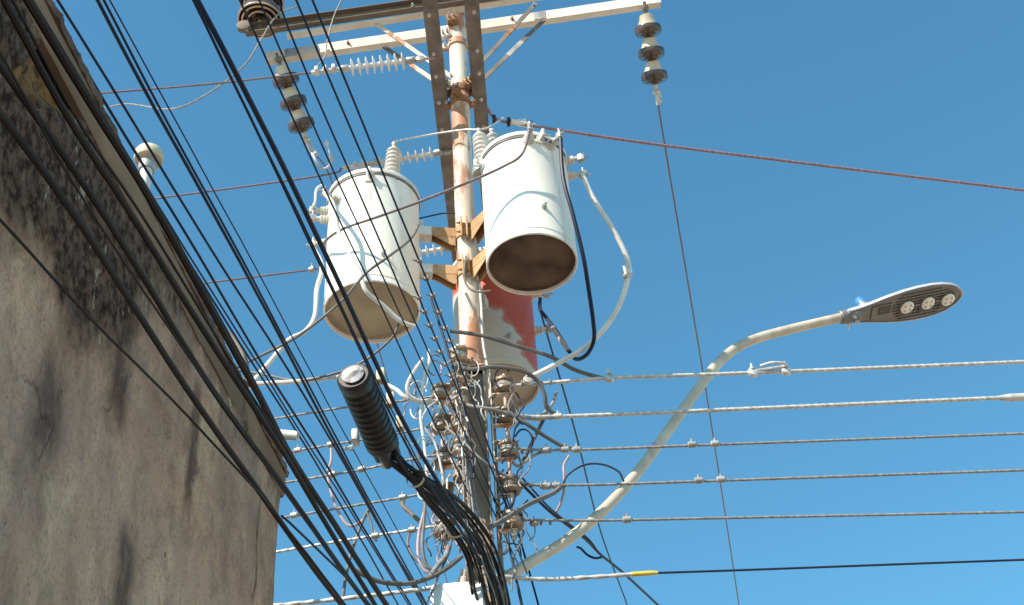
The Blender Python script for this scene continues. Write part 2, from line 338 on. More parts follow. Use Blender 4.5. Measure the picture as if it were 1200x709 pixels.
# ================================================================== the setting
S_DIR = V((math.sin(R_(6.2)), math.cos(R_(6.2)), 0)); S_NRM = V((S_DIR.y, -S_DIR.x, 0))   # the wall's run and its outward normal
CORNER = V((-1.07, 5.0, 0)); EAVE = 5.065
g = MB(); g.add([(-900, -900, 0), (900, -900, 0), (900, 900, 0), (-900, 900, 0)], [(0, 1, 2, 3)]); struct('ground', g, 'ground')
g = MB()
def wallpt(s, n, z): return CORNER + S_DIR * s + S_NRM * n + V((0, 0, z))
g.add([wallpt(-40, 1.62, 0.006), wallpt(-40, 7.5, 0.006), wallpt(60, 7.5, 0.006), wallpt(60, 1.62, 0.006)], [(0, 1, 2, 3)]); struct('road', g, 'road')
g = MB()
a, b, c, d = wallpt(-40, 0.02, 0), wallpt(-40, 1.5, 0), wallpt(3.5, 1.5, 0), wallpt(3.5, 0.02, 0)
up = V((0, 0, 0.12)); g.add([a, b, c, d, a + up, b + up, c + up, d + up], [(4, 5, 6, 7), (0, 1, 5, 4), (1, 2, 6, 5), (2, 3, 7, 6), (3, 0, 4, 7)]); struct('pavement', g, 'pavement')
g = MB(); a, b, c, d = wallpt(-40, 1.505, 0), wallpt(-40, 1.62, 0), wallpt(3.5, 1.62, 0), wallpt(3.5, 1.505, 0)
up = V((0, 0, 0.13)); g.add([a, b, c, d, a + up, b + up, c + up, d + up], [(4, 5, 6, 7), (0, 1, 5, 4), (1, 2, 6, 5), (2, 3, 7, 6), (3, 0, 4, 7)]); struct('kerb', g, 'galv')

# ------------------------------------------------------------------ the old building on the left
bl = Thing('stucco_building', 'weathered stucco building with mould stains and a broken plaster patch under its eave', 'building', CORNER)
bl.o.rotation_euler = (0, 0, 0)
def on_wall(px, py):                                   # where a sight line meets the wall's face: run s and height z
    d_ = ray(px, py); t = (CORNER - CAM).dot(S_NRM) / d_.dot(S_NRM); p = CAM + d_ * t - CORNER
    return p.dot(S_DIR), p.z
HP = [on_wall(x, y) for x, y in ((58, 32), (42, 58), (20, 84), (20, 112), (42, 132), (60, 120), (84, 146), (102, 138), (98, 108), (80, 72), (70, 45))]
def inside(s, z, poly):
    c_ = False; j = len(poly) - 1
    for i in range(len(poly)):
        (xi, yi), (xj, yj) = poly[i], poly[j]
        if (yi > z) != (yj > z) and s < (xj - xi) * (z - yi) / (yj - yi) + xi: c_ = not c_
        j = i
    return c_
def edge_dist(s, z, poly):
    best = 9
    for i in range(len(poly)):
        a_ = V((*poly[i - 1], 0)); b_ = V((*poly[i], 0)); p = V((s, z, 0)); t = max(0, min(1, (p - a_).dot(b_ - a_) / max((b_ - a_).length_squared, 1e-9)))
        best = min(best, (p - a_ - (b_ - a_) * t).length)
    return best
WZ = EAVE - 0.03
# fine grid where the picture looks, coarse elsewhere
S0, S1, Z0 = -4.4, 0.0, 2.6
st_ = 0.022; NS = int((S1 - S0) / st_); NZ = int((WZ - Z0) / st_)
wv = []; wf = []; hv = []
for j in range(NZ + 1):
    for i in range(NS + 1):
        s_ = S0 + (S1 - S0) * i / NS; z_ = Z0 + (WZ - Z0) * j / NZ
        n_ = 0.010 * noise.noise(V((s_ * 1.7, z_ * 1.7, 3))) + 0.004 * noise.noise(V((s_ * 7, z_ * 6, 9))) + 0.0015 * noise.noise(V((s_ * 25, z_ * 25, 1)))
        sj = s_ + 0.02 * noise.noise(V((s_ * 9, z_ * 9, 5))); zj = z_ + 0.02 * noise.noise(V((s_ * 9, z_ * 9, 15)))
        ins = inside(sj, zj, HP)
        if ins:
            e_ = edge_dist(sj, zj, HP); n_ -= min(0.05, 0.012 + e_ * 0.7) + 0.012 * noise.noise(V((s_ * 30, z_ * 30, 2)))
        hv.append(ins)
        if i == NS: s_ -= 0.006 * abs(noise.noise(V((0, z_ * 6, 2)))) + 0.004 * abs(noise.noise(V((0, z_ * 22, 2))))
        wv.append(wallpt(s_, n_, z_))
wfh = []
for j in range(NZ):
    for i in range(NS):
        a_ = j * (NS + 1) + i; q = (a_, a_ + 1, a_ + NS + 2, a_ + NS + 1)
        (wfh if sum(hv[k] for k in q) >= 3 else wf).append(q)
w = MB(); w.add(wv, wf + wfh)
# lower and nearer stretches, the two returns
w.add([wallpt(S0, 0, 0), wallpt(S1, 0, 0), wallpt(S1, 0, Z0), wallpt(S0, 0, Z0)], [(0, 1, 2, 3)])
w.add([wallpt(-16, 0, 0), wallpt(S0, 0, 0), wallpt(S0, 0, WZ), wallpt(-16, 0, WZ)], [(0, 1, 2, 3)])
w.add([wallpt(-0.002, 0, 0), wallpt(-0.002, -9, 0), wallpt(-0.002, -9, WZ), wallpt(-0.002, 0, WZ)], [(0, 1, 2, 3)])
w.add([wallpt(-16, 0, 0), wallpt(-16, -9, 0), wallpt(-16, -9, WZ), wallpt(-16, 0, WZ)], [(0, 1, 2, 3)])
w.add([wallpt(-16, -9, 0), wallpt(0, -9, 0), wallpt(0, -9, WZ), wallpt(-16, -9, WZ)], [(0, 1, 2, 3)])
wo = bl.part('wall', w, 'stucco', smooth=True, angle=80)
me = wo.data; me.materials.append(M['adobe'])
for k in range(len(wf), len(wf) + len(wfh)): me.polygons[k].material_index = 1
# cornice: a rough rendered band standing 3 cm proud
cz0 = EAVE - 0.13
cv = []; cf = []; NC = 200
for i in range(NC + 1):
    s_ = -6.0 + 6.03 * i / NC
    k1 = 0.005 * noise.noise(V((s_ * 5, 1, 0))); k2 = 0.010 * noise.noise(V((s_ * 4, 7, 0))) + 0.005 * noise.noise(V((s_ * 15, 7, 0)))
    for (n_, z_) in ((-0.02, cz0 + k2), (0.003 + k1, cz0 + k2), (0.010 + k1, cz0 + 0.012 + k2), (0.010 + k1, EAVE - 0.012), (-0.02, EAVE - 0.012)):
        cv.append(wallpt(s_, n_, z_))
for i in range(NC):
    for k in range(4): a_ = i * 5 + k; cf.append((a_, a_ + 1, a_ + 6, a_ + 5))
cf.append((4, 3, 2, 1, 0)); cf.append(tuple(NC * 5 + k for k in range(5)))
w = MB(); w.add(cv, cf); bl.part('cornice', w, 'cornice', angle=50)
# ragged coping with broken lumps along its lip
cv = []; cf = []; NC = 700
for i in range(NC + 1):
    s_ = -6.0 + 6.05 * i / NC
    lip = 0.016 + 0.007 * noise.noise(V((s_ * 2.2, 2, 4))) + 0.010 * noise.noise(V((s_ * 11, 2, 4))) + 0.006 * noise.noise(V((s_ * 27, 6, 4))) + 0.008 * abs(noise.noise(V((s_ * 45, 2, 4))))
    if noise.noise(V((s_ * 1.3, 8, 8))) > 0.32: lip -= 0.008
    th = 0.030 + 0.010 * noise.noise(V((s_ * 3, 9, 4))) + 0.006 * noise.noise(V((s_ * 28, 9, 4)))
    for (n_, z_) in ((-0.3, EAVE - 0.010), (lip, EAVE - 0.010 + 0.004 * noise.noise(V((s_ * 30, 5, 5)))), (lip + 0.006, EAVE + th * 0.5), (lip - 0.02, EAVE + th), (-0.3, EAVE + th)):
        cv.append(wallpt(s_, n_, z_))
for i in range(NC):
    for k in range(4): a_ = i * 5 + k; cf.append((a_, a_ + 1, a_ + 6, a_ + 5))
cf.append((4, 3, 2, 1, 0)); cf.append(tuple(NC * 5 + k for k in range(5)))
w = MB(); w.add(cv, cf); bl.part('coping', w, 'coping', angle=45)
w = MB(); a, b, c, d = wallpt(-16, -0.28, EAVE - 0.06), wallpt(0, -0.28, EAVE - 0.06), wallpt(0, -9, EAVE - 0.06), wallpt(-16, -9, EAVE - 0.06)
w.add([a, b, c, d], [(0, 1, 2, 3)]); bl.part('roof', w, 'roof', smooth=False)

# vent stack on the roof
pb = PY(169, 215, 3.55)
ax_ = V((0, 0, 1))
vt = Thing('vent_pipe', 'white vent pipe with a cream mushroom cap above the roof edge', 'vent pipe', V((pb.x, pb.y, EAVE - 0.06)))
z1 = PY(170, 198, 3.55).z
w = MB(); w.lathe([(0.023, 0), (0.023, z1 - EAVE + 0.10)], vt.loc, n=20); vt.part('pipe', w, 'pvc_white')
w = MB(); w.lathe([(0.030, 0), (0.033, 0.01), (0.033, 0.045), (0.027, 0.055)], V((pb.x, pb.y, z1 - 0.01)), n=20); vt.part('collar', w, 'galv')
w = MB(); w.lathe([(0.030, 0.0), (0.052, 0.004), (0.056, 0.012), (0.056, 0.040), (0.050, 0.052), (0.03, 0.056)], V((pb.x, pb.y, z1 + 0.042)), n=28); vt.part('cap', w, 'vent_cream')
# short plastic spout below the eave, at the far corner
pa = PY(318, 508, 4.80); pe = PY(349, 511, 4.80)
dd = (pe - pa).normalized(); w = MB(); w.lathe([(0.0215, -0.12), (0.0215, (pe - pa).length), (0.017, (pe - pa).length), (0.017, (pe - pa).length - 0.05)], pa, dd, 20)
single('drain_spout', w, 'pvc_white', 'short white plastic drain spout poking out past the building corner', 'pipe', org=pa)
# grey conduit that bends over the roof edge
w = MB(); w.tube(spline([PY(236, 376, 4.35), PY(257, 385, 4.35), PY(270, 394, 4.35), PY(281, 408, 4.35), PY(287, 425, 4.35), PY(291, 447, 4.35) + V((0, 0, -.02))], 6), 0.014, 10)
single('roof_conduit', w, 'grey_cable', 'grey bent conduit rising behind the roof edge of the stucco building', 'conduit')

# ================================================================== the pole
PX, PYY = -0.267, 6.40
def PL(dx, dy, z): return V((PX + dx, PYY + dy, z))
JZ = 6.62                                                # where the painted tube meets the steel post
pole = Thing('utility_pole', 'rust-stained utility pole of painted tube above a dark steel post', 'utility pole', V((PX, PYY, 0)))
w = MB(); w.lathe([(0.068, 0), (0.067, 1.0), (0.066, 2.0), (0.064, 3.0), (0.062, 3.6), (0.05, 3.61)], V((PX, PYY, JZ)), n=28)
pole.part('tube', w, 'pole_paint', label='cream painted steel tube with rust blotches')
w = MB()                                                  # H-section post
w.box(PL(-0.070, 0.0, JZ / 2), (0.005, 0.060, JZ / 2)); w.box(PL(0.070, 0.0, JZ / 2), (0.005, 0.060, JZ / 2)); w.box(PL(0.0, 0.0, JZ / 2), (0.0645, 0.005, JZ / 2))
pole.part('post', w, 'post_steel', smooth=False, label='dark steel post of H section')
w = MB(); w.box(PL(0, 0, JZ + 0.008), (0.085, 0.085, 0.008), bev=0.003); pole.part('splice_plate', w, 'pole_paint')
w = MB(); w.lathe([(0.071, 0), (0.074, 0.004), (0.074, 0.05), (0.071, 0.054)], V((PX, PYY, JZ + 0.017)), n=28); pole.part('sleeve', w, 'pole_paint')
for zz in (5.16, 4.2, 3.0):
    w = MB(); w.box(PL(0, -0.064, zz), (0.07, 0.003, 0.018)); pole.part('band', w, 'galv', smooth=False)

def bolt(mb, p, d, r=0.011, l=0.018):
    mb.lathe([(r, 0), (r, l * 0.5), (r * 0.55, l * 0.5), (r * 0.55, l * 1.4)], p, d, 6)

# rusty clamps on the tube
def clamp(z, name, label, m='rust', arms=True):
    t = Thing(name, label, 'pole clamp', PL(0, 0, z))
    w = MB(); w.lathe([(0.066, -0.03), (0.075, -0.03), (0.075, 0.03), (0.066, 0.03)], PL(0, 0, z), n=24, cap0=False, cap1=False); t.part('band', w, m)
    for s in (-1, 1):
        w = MB(); w.box(PL(s * 0.092, 0, z), (0.02, 0.018, 0.028), bev=0.003); t.part('ear', w, m)
        w = MB(); bolt(w, PL(s * 0.094, -0.02, z), (0, -1, 0), 0.012, 0.02); t.part('bolt', w, 'galv')
    return t
clamp(9.19, 'beam_clamp', 'rusty band clamp holding the two dark beams to the pole')
clamp(9.06, 'beam_clamp', 'lower rusty band clamp just beneath the two dark beams on the pole')
clamp(9.72, 'arm_clamp', 'rusty clamp with white ears below the upper crossarms', 'pole_paint')

for (dx, dy, z, hx_, hy_, hz_, ang, m_, nm_, lab_) in ((-0.085, -0.05, 9.80, 0.035, 0.02, 0.03, 0.5, 'arm_white', 'clamp_block', 'white clamp block on the tube under the brown crossarm'), (-0.03, -0.09, 9.93, 0.04, 0.03, 0.04, 0.2, 'rust', 'clamp_block', 'rusty clamp block on the tube right under the crossarms'),
        (-0.10, -0.06, 9.24, 0.04, 0.025, 0.02, -0.5, 'arm_white', 'clamp_block', 'white clamp block above the dark beams on the wall side'), (0.07, -0.075, 9.20, 0.03, 0.03, 0.035, 0.6, 'orange_rust', 'clamp_block', 'orange clamp block above the dark beams on the lamp side'), (-0.02, -0.10, 9.10, 0.032, 0.03, 0.032, 0.1, 'rust', 'clamp_block', 'dark rusty clamp block between the two dark beams')):
    t = Thing(nm_, lab_, 'pole clamp', PL(dx, dy, z)); ax3 = (V((math.cos(ang), 0, math.sin(ang))), V((0, 1, 0)), V((-math.sin(ang), 0, math.cos(ang))))
    w = MB(); w.box(PL(dx, dy, z), (hx_, hy_, hz_), ax3, 0.006); t.part('block', w, m_)
    for q in (-0.5, 0.5):
        w = MB(); bolt(w, PL(dx, dy - hy_, z) + ax3[0] * (hx_ * q), (0, -1, 0), 0.010, 0.03); t.part('bolt', w, 'galv')
# ------------------------------------------------------------------ crossarms
ZA = 10.05
e0 = PY(312, 66, 6.50); e1 = PY(773, -2, 6.50)
zr = (e0.z + e1.z) / 2
LX, RX = e0.x, e1.x
# rear white crossarm: an angle section, flat face to the camera
aL = V((LX, 6.50, e0.z)); aR = V((RX, 6.50, e1.z)); adir = (aR - aL).normalized()
t = Thing('crossarm', 'white painted crossarm whose lit face carries both brown insulator strings', 'crossarm', (aL + aR) / 2)
w = MB(); w.bar(aL, aR, 0.006, 0.10, (0, 0, 1)); w.bar(aL + V((0, 0.028, -0.047)), aR + V((0, 0.028, -0.047)), 0.050, 0.006)
t.part('angle_bar', w, 'arm_white', smooth=False)
for fx in (0.205, 0.505, 0.62):
    w = MB(); bolt(w, aL + (aR - aL) * fx + V((0, -0.003, 0.0)), (0, -1, 0), 0.013, 0.02); t.part('bolt', w, 'rust')
for fx, nm in ((0.062, 'insulator_plate'), (0.69, 'brace_plate')):
    w = MB(); w.box(aL + (aR - aL) * fx + V((0, -0.006, 0.0)), (0.045, 0.003, 0.046), (adir, V((0, 1, 0)), V((0, 0, 1)))); t.part(nm, w, 'galv', smooth=False)
# front brown crossarm
bL = PY(289, 38, 6.29); bR = PY(700, -22, 6.29)
t = Thing('crossarm', 'dark brown channel crossarm carrying the ribbed insulator at its end', 'crossarm', (bL + bR) / 2)
w = MB(); w.bar(bL, bR, 0.006, 0.105); w.bar(bL + V((0, -0.024, 0.05)), bR + V((0, -0.024, 0.05)), 0.042, 0.006); w.bar(bL + V((0, -0.024, -0.05)), bR + V((0, -0.024, -0.05)), 0.042, 0.006)
t.part('channel', w, 'beam_brown', smooth=False)
w = MB(); w.bar(bL + V((0.30, 0.030, -0.044)), bR + V((0, 0.030, -0.044)), 0.05, 0.02); t.part('backing_strip', w, 'arm_white', smooth=False, label='white painted backing strip')
w = MB(); w.lathe([(0.052, 0), (0.052, 0.04), (0.04, 0.045)], bL + V((-0.01, -0.035, 0)), (0, -1, 0), 16); t.part('end_cap', w, 'beam_brown')
for fx in (0.005, 0.47, 0.53):
    w = MB(); bolt(w, bL + (bR - bL) * fx + V((0, -0.046, -0.04)), (0, -1, 0), 0.013, 0.02); t.part('bolt', w, 'galv')
# braces
def brace(a, b, label, m, patch=None):
    a = V(a); b = V(b); t = Thing('crossarm_brace', label, 'brace', b)
    w = MB(); w.bar(a, b, 0.034, 0.008, (0, 1, 0)); t.part('flat_bar', w, m, smooth=False)
    for p in (a, b):
        w = MB(); bolt(w, p + (b - a).normalized() * (0.03 if p == a else -0.03) + V((0, -0.004, 0)), (0, -1, 0)); t.part('bolt', w, 'galv')
    if patch:
        w = MB(); q0 = a + (b - a) * patch[0]; q1 = a + (b - a) * patch[1]; w.bar(q0, q1, 0.036, 0.012, (0, 1, 0)); t.part('wrap', w, patch[2], smooth=False)
    return t
brace(PY(628, 4, 6.30), PY(558, 80, 6.36), 'dark flat brace under the brown crossarm, with a rusty middle', 'steel_dark', (0.36, 0.52, 'rust'))
brace(PY(637, 24, 6.46), PY(560, 99, 6.44), 'dark flat brace with a pale band between white crossarm and pole', 'steel_dark', (0.34, 0.56, 'galv'))
brace(PY(438, 26, 6.33), PY(532, 92, 6.36), 'pale flat brace on the polymer insulator side, under the brown crossarm', 'pole_paint')
brace(PY(450, 55, 6.47), PY(532, 110, 6.44), 'brown flat brace on the polymer insulator side, under the white crossarm', 'beam_brown', (0.4, 0.9, 'pole_paint'))

# the pair of beams that run along the street
ZB = 9.13
for s, lab in ((-1, 'dark steel beam on the pole from which the white polymer insulators pull'), (1, 'dark steel beam on the pole beside the thick purple grey wire')):
    t = Thing('street_beam', lab, 'beam', PL(s * 0.14, 0, ZB))
    y0, y1 = -1.75, 1.72
    w = MB(); xx = PX + s * 0.14
    w.box((xx, PYY + (y0 + y1) / 2, ZB + 0.003), (0.05, (y1 - y0) / 2, 0.003)); w.box((xx - 0.047, PYY + (y0 + y1) / 2, ZB + 0.052), (0.003, (y1 - y0) / 2, 0.046)); w.box((xx + 0.047, PYY + (y0 + y1) / 2, ZB + 0.052), (0.003, (y1 - y0) / 2, 0.046))
    t.part('channel', w, 'steel_dark', smooth=False)
    for yy in (-0.42, -0.22, 0.02, 0.28, -0.75, -1.1):
        w = MB(); bolt(w, V((xx + 0.012 * s, PYY + yy, ZB)), (0, 0, -1), 0.015, 0.016); t.part('bolt', w, 'galv_bright')

# ------------------------------------------------------------------ insulators up high
def string3(p0, p1, label):
    t = Thing('insulator_string', label, 'insulator', p0, 'strain insulator strings on the white crossarm'); d = (p1 - p0).normalized(); L = (p1 - p0).length
    w = MB(); w.tube([p0 - d * 0.10, p0 + d * 0.02], 0.012, 8); w.lathe([(0.024, -0.07), (0.03, -0.05), (0.024, -0.03)], p0, d, 10); t.part('shackle', w, 'steel_dark')
    n = 3; q = L / n
    for i in range(n):
        o = p0 + d * (i * q)
        k_ = q / 0.150
        w = MB(); w.lathe([(r_, z_ * k_) for r_, z_ in ((0.036, 0.0), (0.050, 0.006), (0.056, 0.03), (0.070, 0.060), (0.074, 0.066))], o, d, 28); disc = t.part('disc', w, 'porcelain')
        w = MB(); w.lathe([(r_, z_ * k_) for r_, z_ in ((0.074, 0.0655), (0.095, 0.072), (0.102, 0.082), (0.103, 0.112), (0.094, 0.130), (0.072, 0.132), (0.064, 0.142), (0.040, 0.140), (0.034, 0.149))], o, d, 28); t.part('skirt', w, 'porcelain_brown', disc)
        w = MB(); w.lathe([(0.02, 0.14 * k_), (0.02, q + 0.004)], o, d, 10); t.part('pin', w, 'galv', disc)
    w = MB(); w.tube([p1, p1 + d * 0.05], 0.016, 8); w.lathe([(0.02, 0.04), (0.032, 0.06), (0.02, 0.08)], p1, d, 10); w.tube([p1 + d * 0.07, p1 + d * 0.16], 0.014, 8)
    for k in (0.09, 0.135): w.box(p1 + d * k + V((0.012, 0, 0)), (0.022, 0.012, 0.012), bev=0.003)
    t.part('dead_end_clamp', w, 'galv_bright')
    return t
sr0 = PY(757, 17, 6.52); sr1 = PY(768, 99, 6.86)
string3(sr0, sr1, 'three-disc brown and cream insulator string hanging alone against open sky')
sl0 = PY(329, 77, 6.52); sl1 = PY(356, 155, 6.86)
string3(sl0, sl1, 'three-disc brown and cream insulator string above the taller-bushing tank, behind thin cables')

def polymer(p0, p1, nshed, label, rs=0.062):
    t = Thing('polymer_insulator', label, 'insulator', p0, 'white polymer strain insulators'); d = (p1 - p0).normalized(); L = (p1 - p0).length
    w = MB(); w.lathe([(0.022, 0), (0.026, 0.01), (0.026, 0.06), (0.018, 0.07)], p0, d, 14);     w.tube([p0 - d * 0.13, p0], 0.011, 8); w.lathe([(0.012, -0.02), (0.034, -0.012), (0.034, 0.012), (0.012, 0.02)], p0 - d * 0.03, (0, -1, 0.2), 14)
    t.part('end_fitting', w, 'galv')
    w = MB(); w.lathe([(0.018, -0.07), (0.026, -0.06), (0.026, -0.01), (0.022, 0)], p1, d, 14); t.part('end_fitting', w, 'galv')
    w = MB(); prof = [(0.017, 0.06)]
    for i in range(nshed):
        z = 0.09 + (L - 0.18) * i / (nshed - 1); prof += [(0.017, z - 0.012), (rs, z - 0.002), (rs, z + 0.002), (0.017, z + 0.008)]
    prof.append((0.017, L - 0.06)); w.lathe(prof, p0, d, 20); t.part('shed_rod', w, 'polymer')
    w = MB(); w.tube([p1 - d * 0.01, p1 + d * 0.2], 0.016, 8)
    for k in (0.04, 0.10, 0.16): w.box(p1 + d * k + V((0, -0.01, 0.0)), (0.012, 0.03, 0.02), bev=0.003)
    t.part('wire_clamp', w, 'galv_bright')
    return p1 + d * 0.2
Q1 = polymer(PZ(487, 70, ZB), PZ(398, 81, ZB), 8, 'white polymer insulator under the white crossarm, wholly in view')
Q2 = polymer(PZ(519, 178, ZB), PZ(432, 192, ZB), 8, 'white polymer insulator half hidden behind the ribbed bushing of a white tank', 0.05)
Q3 = polymer(PZ(530, 290, ZB), PZ(446, 303, ZB), 8, 'white polymer insulator seen between the orange mounting arms', 0.05)

# ribbed pin insulator at the end of the brown crossarm
o = PY(304, 30, 6.29)
t = Thing('pin_insulator', 'brown and white ribbed pin insulator at the end of the brown crossarm', 'insulator', o)
def petticoats(R, h):
    return [(0.02, 0.0), (0.035, 0.02), (0.036, -0.012), (0.044, -0.012), (0.045, 0.03), (R * 0.52, 0.035), (R * 0.53, -0.010), (R * 0.58, -0.010), (R * 0.60, 0.035), (R * 0.77, 0.04), (R * 0.78, -0.004), (R * 0.83, -0.004), (R * 0.85, 0.045), (R * 0.96, 0.05), (R * 0.965, 0.006), (R, 0.006), (R * 1.01, 0.03), (R * 0.9, h * 0.7), (0.06, h)]
w = MB(); w.lathe(petticoats(0.165, 0.14), o + V((0, 0, 0.06)), (0, 0, 1), 36); t.part('lower_shell', w, 'porcelain_brown')
w = MB(); w.lathe(petticoats(0.165, 0.14), o + V((-0.0, 0, 0.27)), (0, 0, 1), 36); t.part('upper_shell', w, 'porcelain_brown')
for R0, z0 in ((0.165, 0.06), (0.165, 0.27)):
    for k, dz in ((0.55, -0.0102), (0.805, -0.0042), (0.985, 0.0058)):
        w = MB(); w.lathe([(R0 * (k - 0.035), 0.004), (R0 * (k - 0.035), -0.004), (R0 * (k + 0.035), -0.004), (R0 * (k + 0.035), 0.004)], o + V((0, 0, z0 + dz)), (0, 0, 1), 36, False, False); t.part('glazed_rim', w, 'porcelain')  # pale rings colour the petticoat rims as if light caught them
w = MB(); w.lathe([(0.018, -0.02), (0.018, 0.12), (0.05, 0.22), (0.05, 0.36)], o, (0, 0, 1), 14); t.part('pin', w, 'galv')
w = MB(); w.lathe([(0.05, 0.0), (0.06, 0.03), (0.045, 0.05), (0.06, 0.08), (0.02, 0.1)], o + V((0, 0, 0.47)), (0, 0, 1), 20); t.part('head', w, 'porcelain_brown')

# ================================================================== transformers
def bushing(mb, o, d, L, r0, r1, n):
    prof = [(r0 * 0.8, -0.01)]
    for i in range(n):
        z = L * i / n; r = r0 + (r1 - r0) * i / n
        prof += [(r * 0.74, z), (r * 0.98, z + L / n * 0.28), (r, z + L / n * 0.45), (r * 0.96, z + L / n * 0.6), (r * 0.74, z + L / n * 0.92)]
    prof += [(r1 * 0.7, L), (r1 * 0.4, L + 0.015)]
    mb.lathe(prof, o, d, 22)
def tank(name, label, cx, cy, z0, R, Hh, toward, mt, mb_, hv, lv, lug):
    t = Thing(name, label, 'transformer', V((cx, cy, z0)), 'pole-mounted transformers')
    o = t.loc
    w = MB(); w.lathe([(R - 0.011, 0.040), (R - 0.011, 0.006), (R - 0.007, 0.0), (R - 0.002, 0.0), (R + 0.002, 0.006), (R, 0.02), (R, Hh * 0.5), (R, Hh - 0.05), (R + 0.002, Hh - 0.045), (R + 0.002, Hh)], o, n=72, cap0=False, cap1=True); body = t.part('tank', w, mt)
    w = MB(); pr = [(0.0001, 0.022)] + [(R * k, 0.022 + 0.010 * k * k) for k in (0.15, 0.3, 0.5, 0.7, 0.85)] + [(R - 0.011, 0.034)]
    w.lathe(pr, o, n=60, cap0=False, cap1=False); t.part('bottom_plate', w, mb_)
    w = MB(); w.lathe([(R * 0.90, 0.032), (R * 0.91, 0.022), (R * 0.945, 0.024), (R * 0.955, 0.036)], o, n=60, cap0=False, cap1=False); t.part('weld_ring', w, mb_)
    w = MB(); w.lathe([(R - 0.001, 0.048), (R + 0.003, 0.051), (R + 0.003, 0.057), (R - 0.001, 0.060)], o, n=72, cap0=False, cap1=False); t.part('weld_bead', w, mt, body)
    for av in (-118.0,):
        dv_ = V((math.cos(R_(av)), math.sin(R_(av)), 0)); w = MB(); w.tube([o + dv_ * (R - 0.001) + V((0, 0, 0.06)), o + dv_ * (R - 0.001) + V((0, 0, Hh - 0.03))], 0.003, 6); t.part('weld_seam', w, mt, body)
    w = MB(); w.lathe([(R + 0.003, -0.012), (R + 0.012, -0.010), (R + 0.014, 0.004), (R + 0.012, 0.020), (R * 0.85, 0.045), (R * 0.4, 0.065), (0.02, 0.07)], o + V((0, 0, Hh)), n=72, cap0=False); lid = t.part('lid', w, 'lid_white')
    w = MB(); w.lathe([(R + 0.0025, -0.03), (R + 0.008, -0.028), (R + 0.008, -0.016), (R + 0.0035, -0.013)], o + V((0, 0, Hh)), n=72, cap0=False, cap1=False); t.part('gasket', w, 'grey_cable', lid)
    for (ang, rad, tilt, L, r0, m, bz) in hv:
        a = R_(ang); dirr = V((math.cos(a), math.sin(a), 0)); ax = (V((0, 0, 1)) + dirr * tilt).normalized(); b0 = o + dirr * (R * rad) + V((0, 0, Hh + bz))
        w = MB(); w.lathe([(r0 * 1.25, -0.04), (r0 * 1.25, 0.01), (r0 * 1.05, 0.02)], b0, ax, 20); t.part('bushing_collar', w, 'galv', lid)
        w = MB(); bushing(w, b0, ax, L, r0, r0 * 0.78, 8); bs = t.part('high_voltage_bushing', w, m)
        w = MB(); w.lathe([(0.012, 0), (0.012, 0.03), (0.018, 0.03), (0.018, 0.045), (0.008, 0.05)], b0 + ax * (L + 0.01), ax, 10); t.part('terminal', w, 'galv_bright', bs)
    pts = []
    for (ang, dz) in lv:
        a = R_(ang); d = V((math.cos(a), math.sin(a), 0)); b0 = o + d * R + V((0, 0, Hh + dz))
        w = MB(); w.lathe([(0.036, -0.01), (0.036, 0.012), (0.026, 0.016), (0.030, 0.03), (0.024, 0.035), (0.028, 0.05), (0.018, 0.055), (0.014, 0.085)], b0, d, 16); lvb = t.part('low_voltage_bushing', w, 'bushing')
        w = MB(); w.box(b0 + d * 0.10, (0.022, 0.016, 0.026), (d, V((-d.y, d.x, 0)), V((0, 0, 1))), 0.004); bolt(w, b0 + d * 0.10 + V((0, 0, 0.02)), (0, 0, 1), 0.009, 0.03); bolt(w, b0 + d * 0.12, d, 0.010, 0.02); t.part('clamp', w, 'galv', lvb)
        pts.append(b0 + d * 0.11)
    for (ang, dz) in lug:
        a = R_(ang); d = V((math.cos(a), math.sin(a), 0)); s = V((-d.y, d.x, 0)); b0 = o + d * R + V((0, 0, Hh + dz))
        w = MB(); w.extrude([(-0.03, -0.05), (0.03, -0.05), (0.022, 0.03), (-0.022, 0.03)], b0, s, V((0, 0, 1)), d, 0.01); w.box(b0 + d * 0.03 + V((0, 0, 0.0)), (0.03, 0.008, 0.03), (d, s, V((0, 0, 1))), 0.003); bolt(w, b0 + d * 0.04 + s * 0.008, s, 0.012, 0.03); t.part('lifting_lug', w, 'lid_white')
    # small drain / earth studs
    a = R_(-70); d = V((math.cos(a), math.sin(a), 0))
    w = MB(); bolt(w, o + d * R + V((0, 0, 0.22)), d, 0.016, 0.03); t.part('earth_stud', w, 'galv', body)
    w = MB(); bolt(w, o + d * R + V((0.08, 0, Hh - 0.07)), d, 0.010, 0.015); t.part('relief_plug', w, 'steel_dark', body)
    # hanger pads welded to the tank on the side of the pole
    th = V((PX - cx, PYY - cy, 0)).normalized(); s = V((-th.y, th.x, 0))
    for zz in ZBR:
        w = MB(); w.box(o * 1.0 + th * (R + 0.035) + V((0, 0, zz - z0)), (0.04, 0.04, 0.036), (th, s, V((0, 0, 1))), 0.003); t.part('hanger_pad', w, 'lid_white')
    return t, pts
ZBR = (7.76, 7.43)
def polar(r, deg): return PX + r * math.cos(R_(deg)), PYY + r * math.sin(R_(deg))
TL = (PX - 0.59, PYY - 0.108); TR = polar(0.60, -48.0); TB = (PX + 0.135, PYY + 0.585)
tl, lvL = tank('transformer', 'white transformer with a tan bottom, crossed by thin dark cables', TL[0], TL[1], 7.065, 0.293, 0.945, None, 'tank_white', 'bottom_tan',
               [(-50, 0.70, 0.10, 0.285, 0.058, 'bushing', 0.03)], [(188, -0.075), (196, -0.20), (226, -0.16), (176, -0.30)], [(272, -0.045), (30, -0.05)])
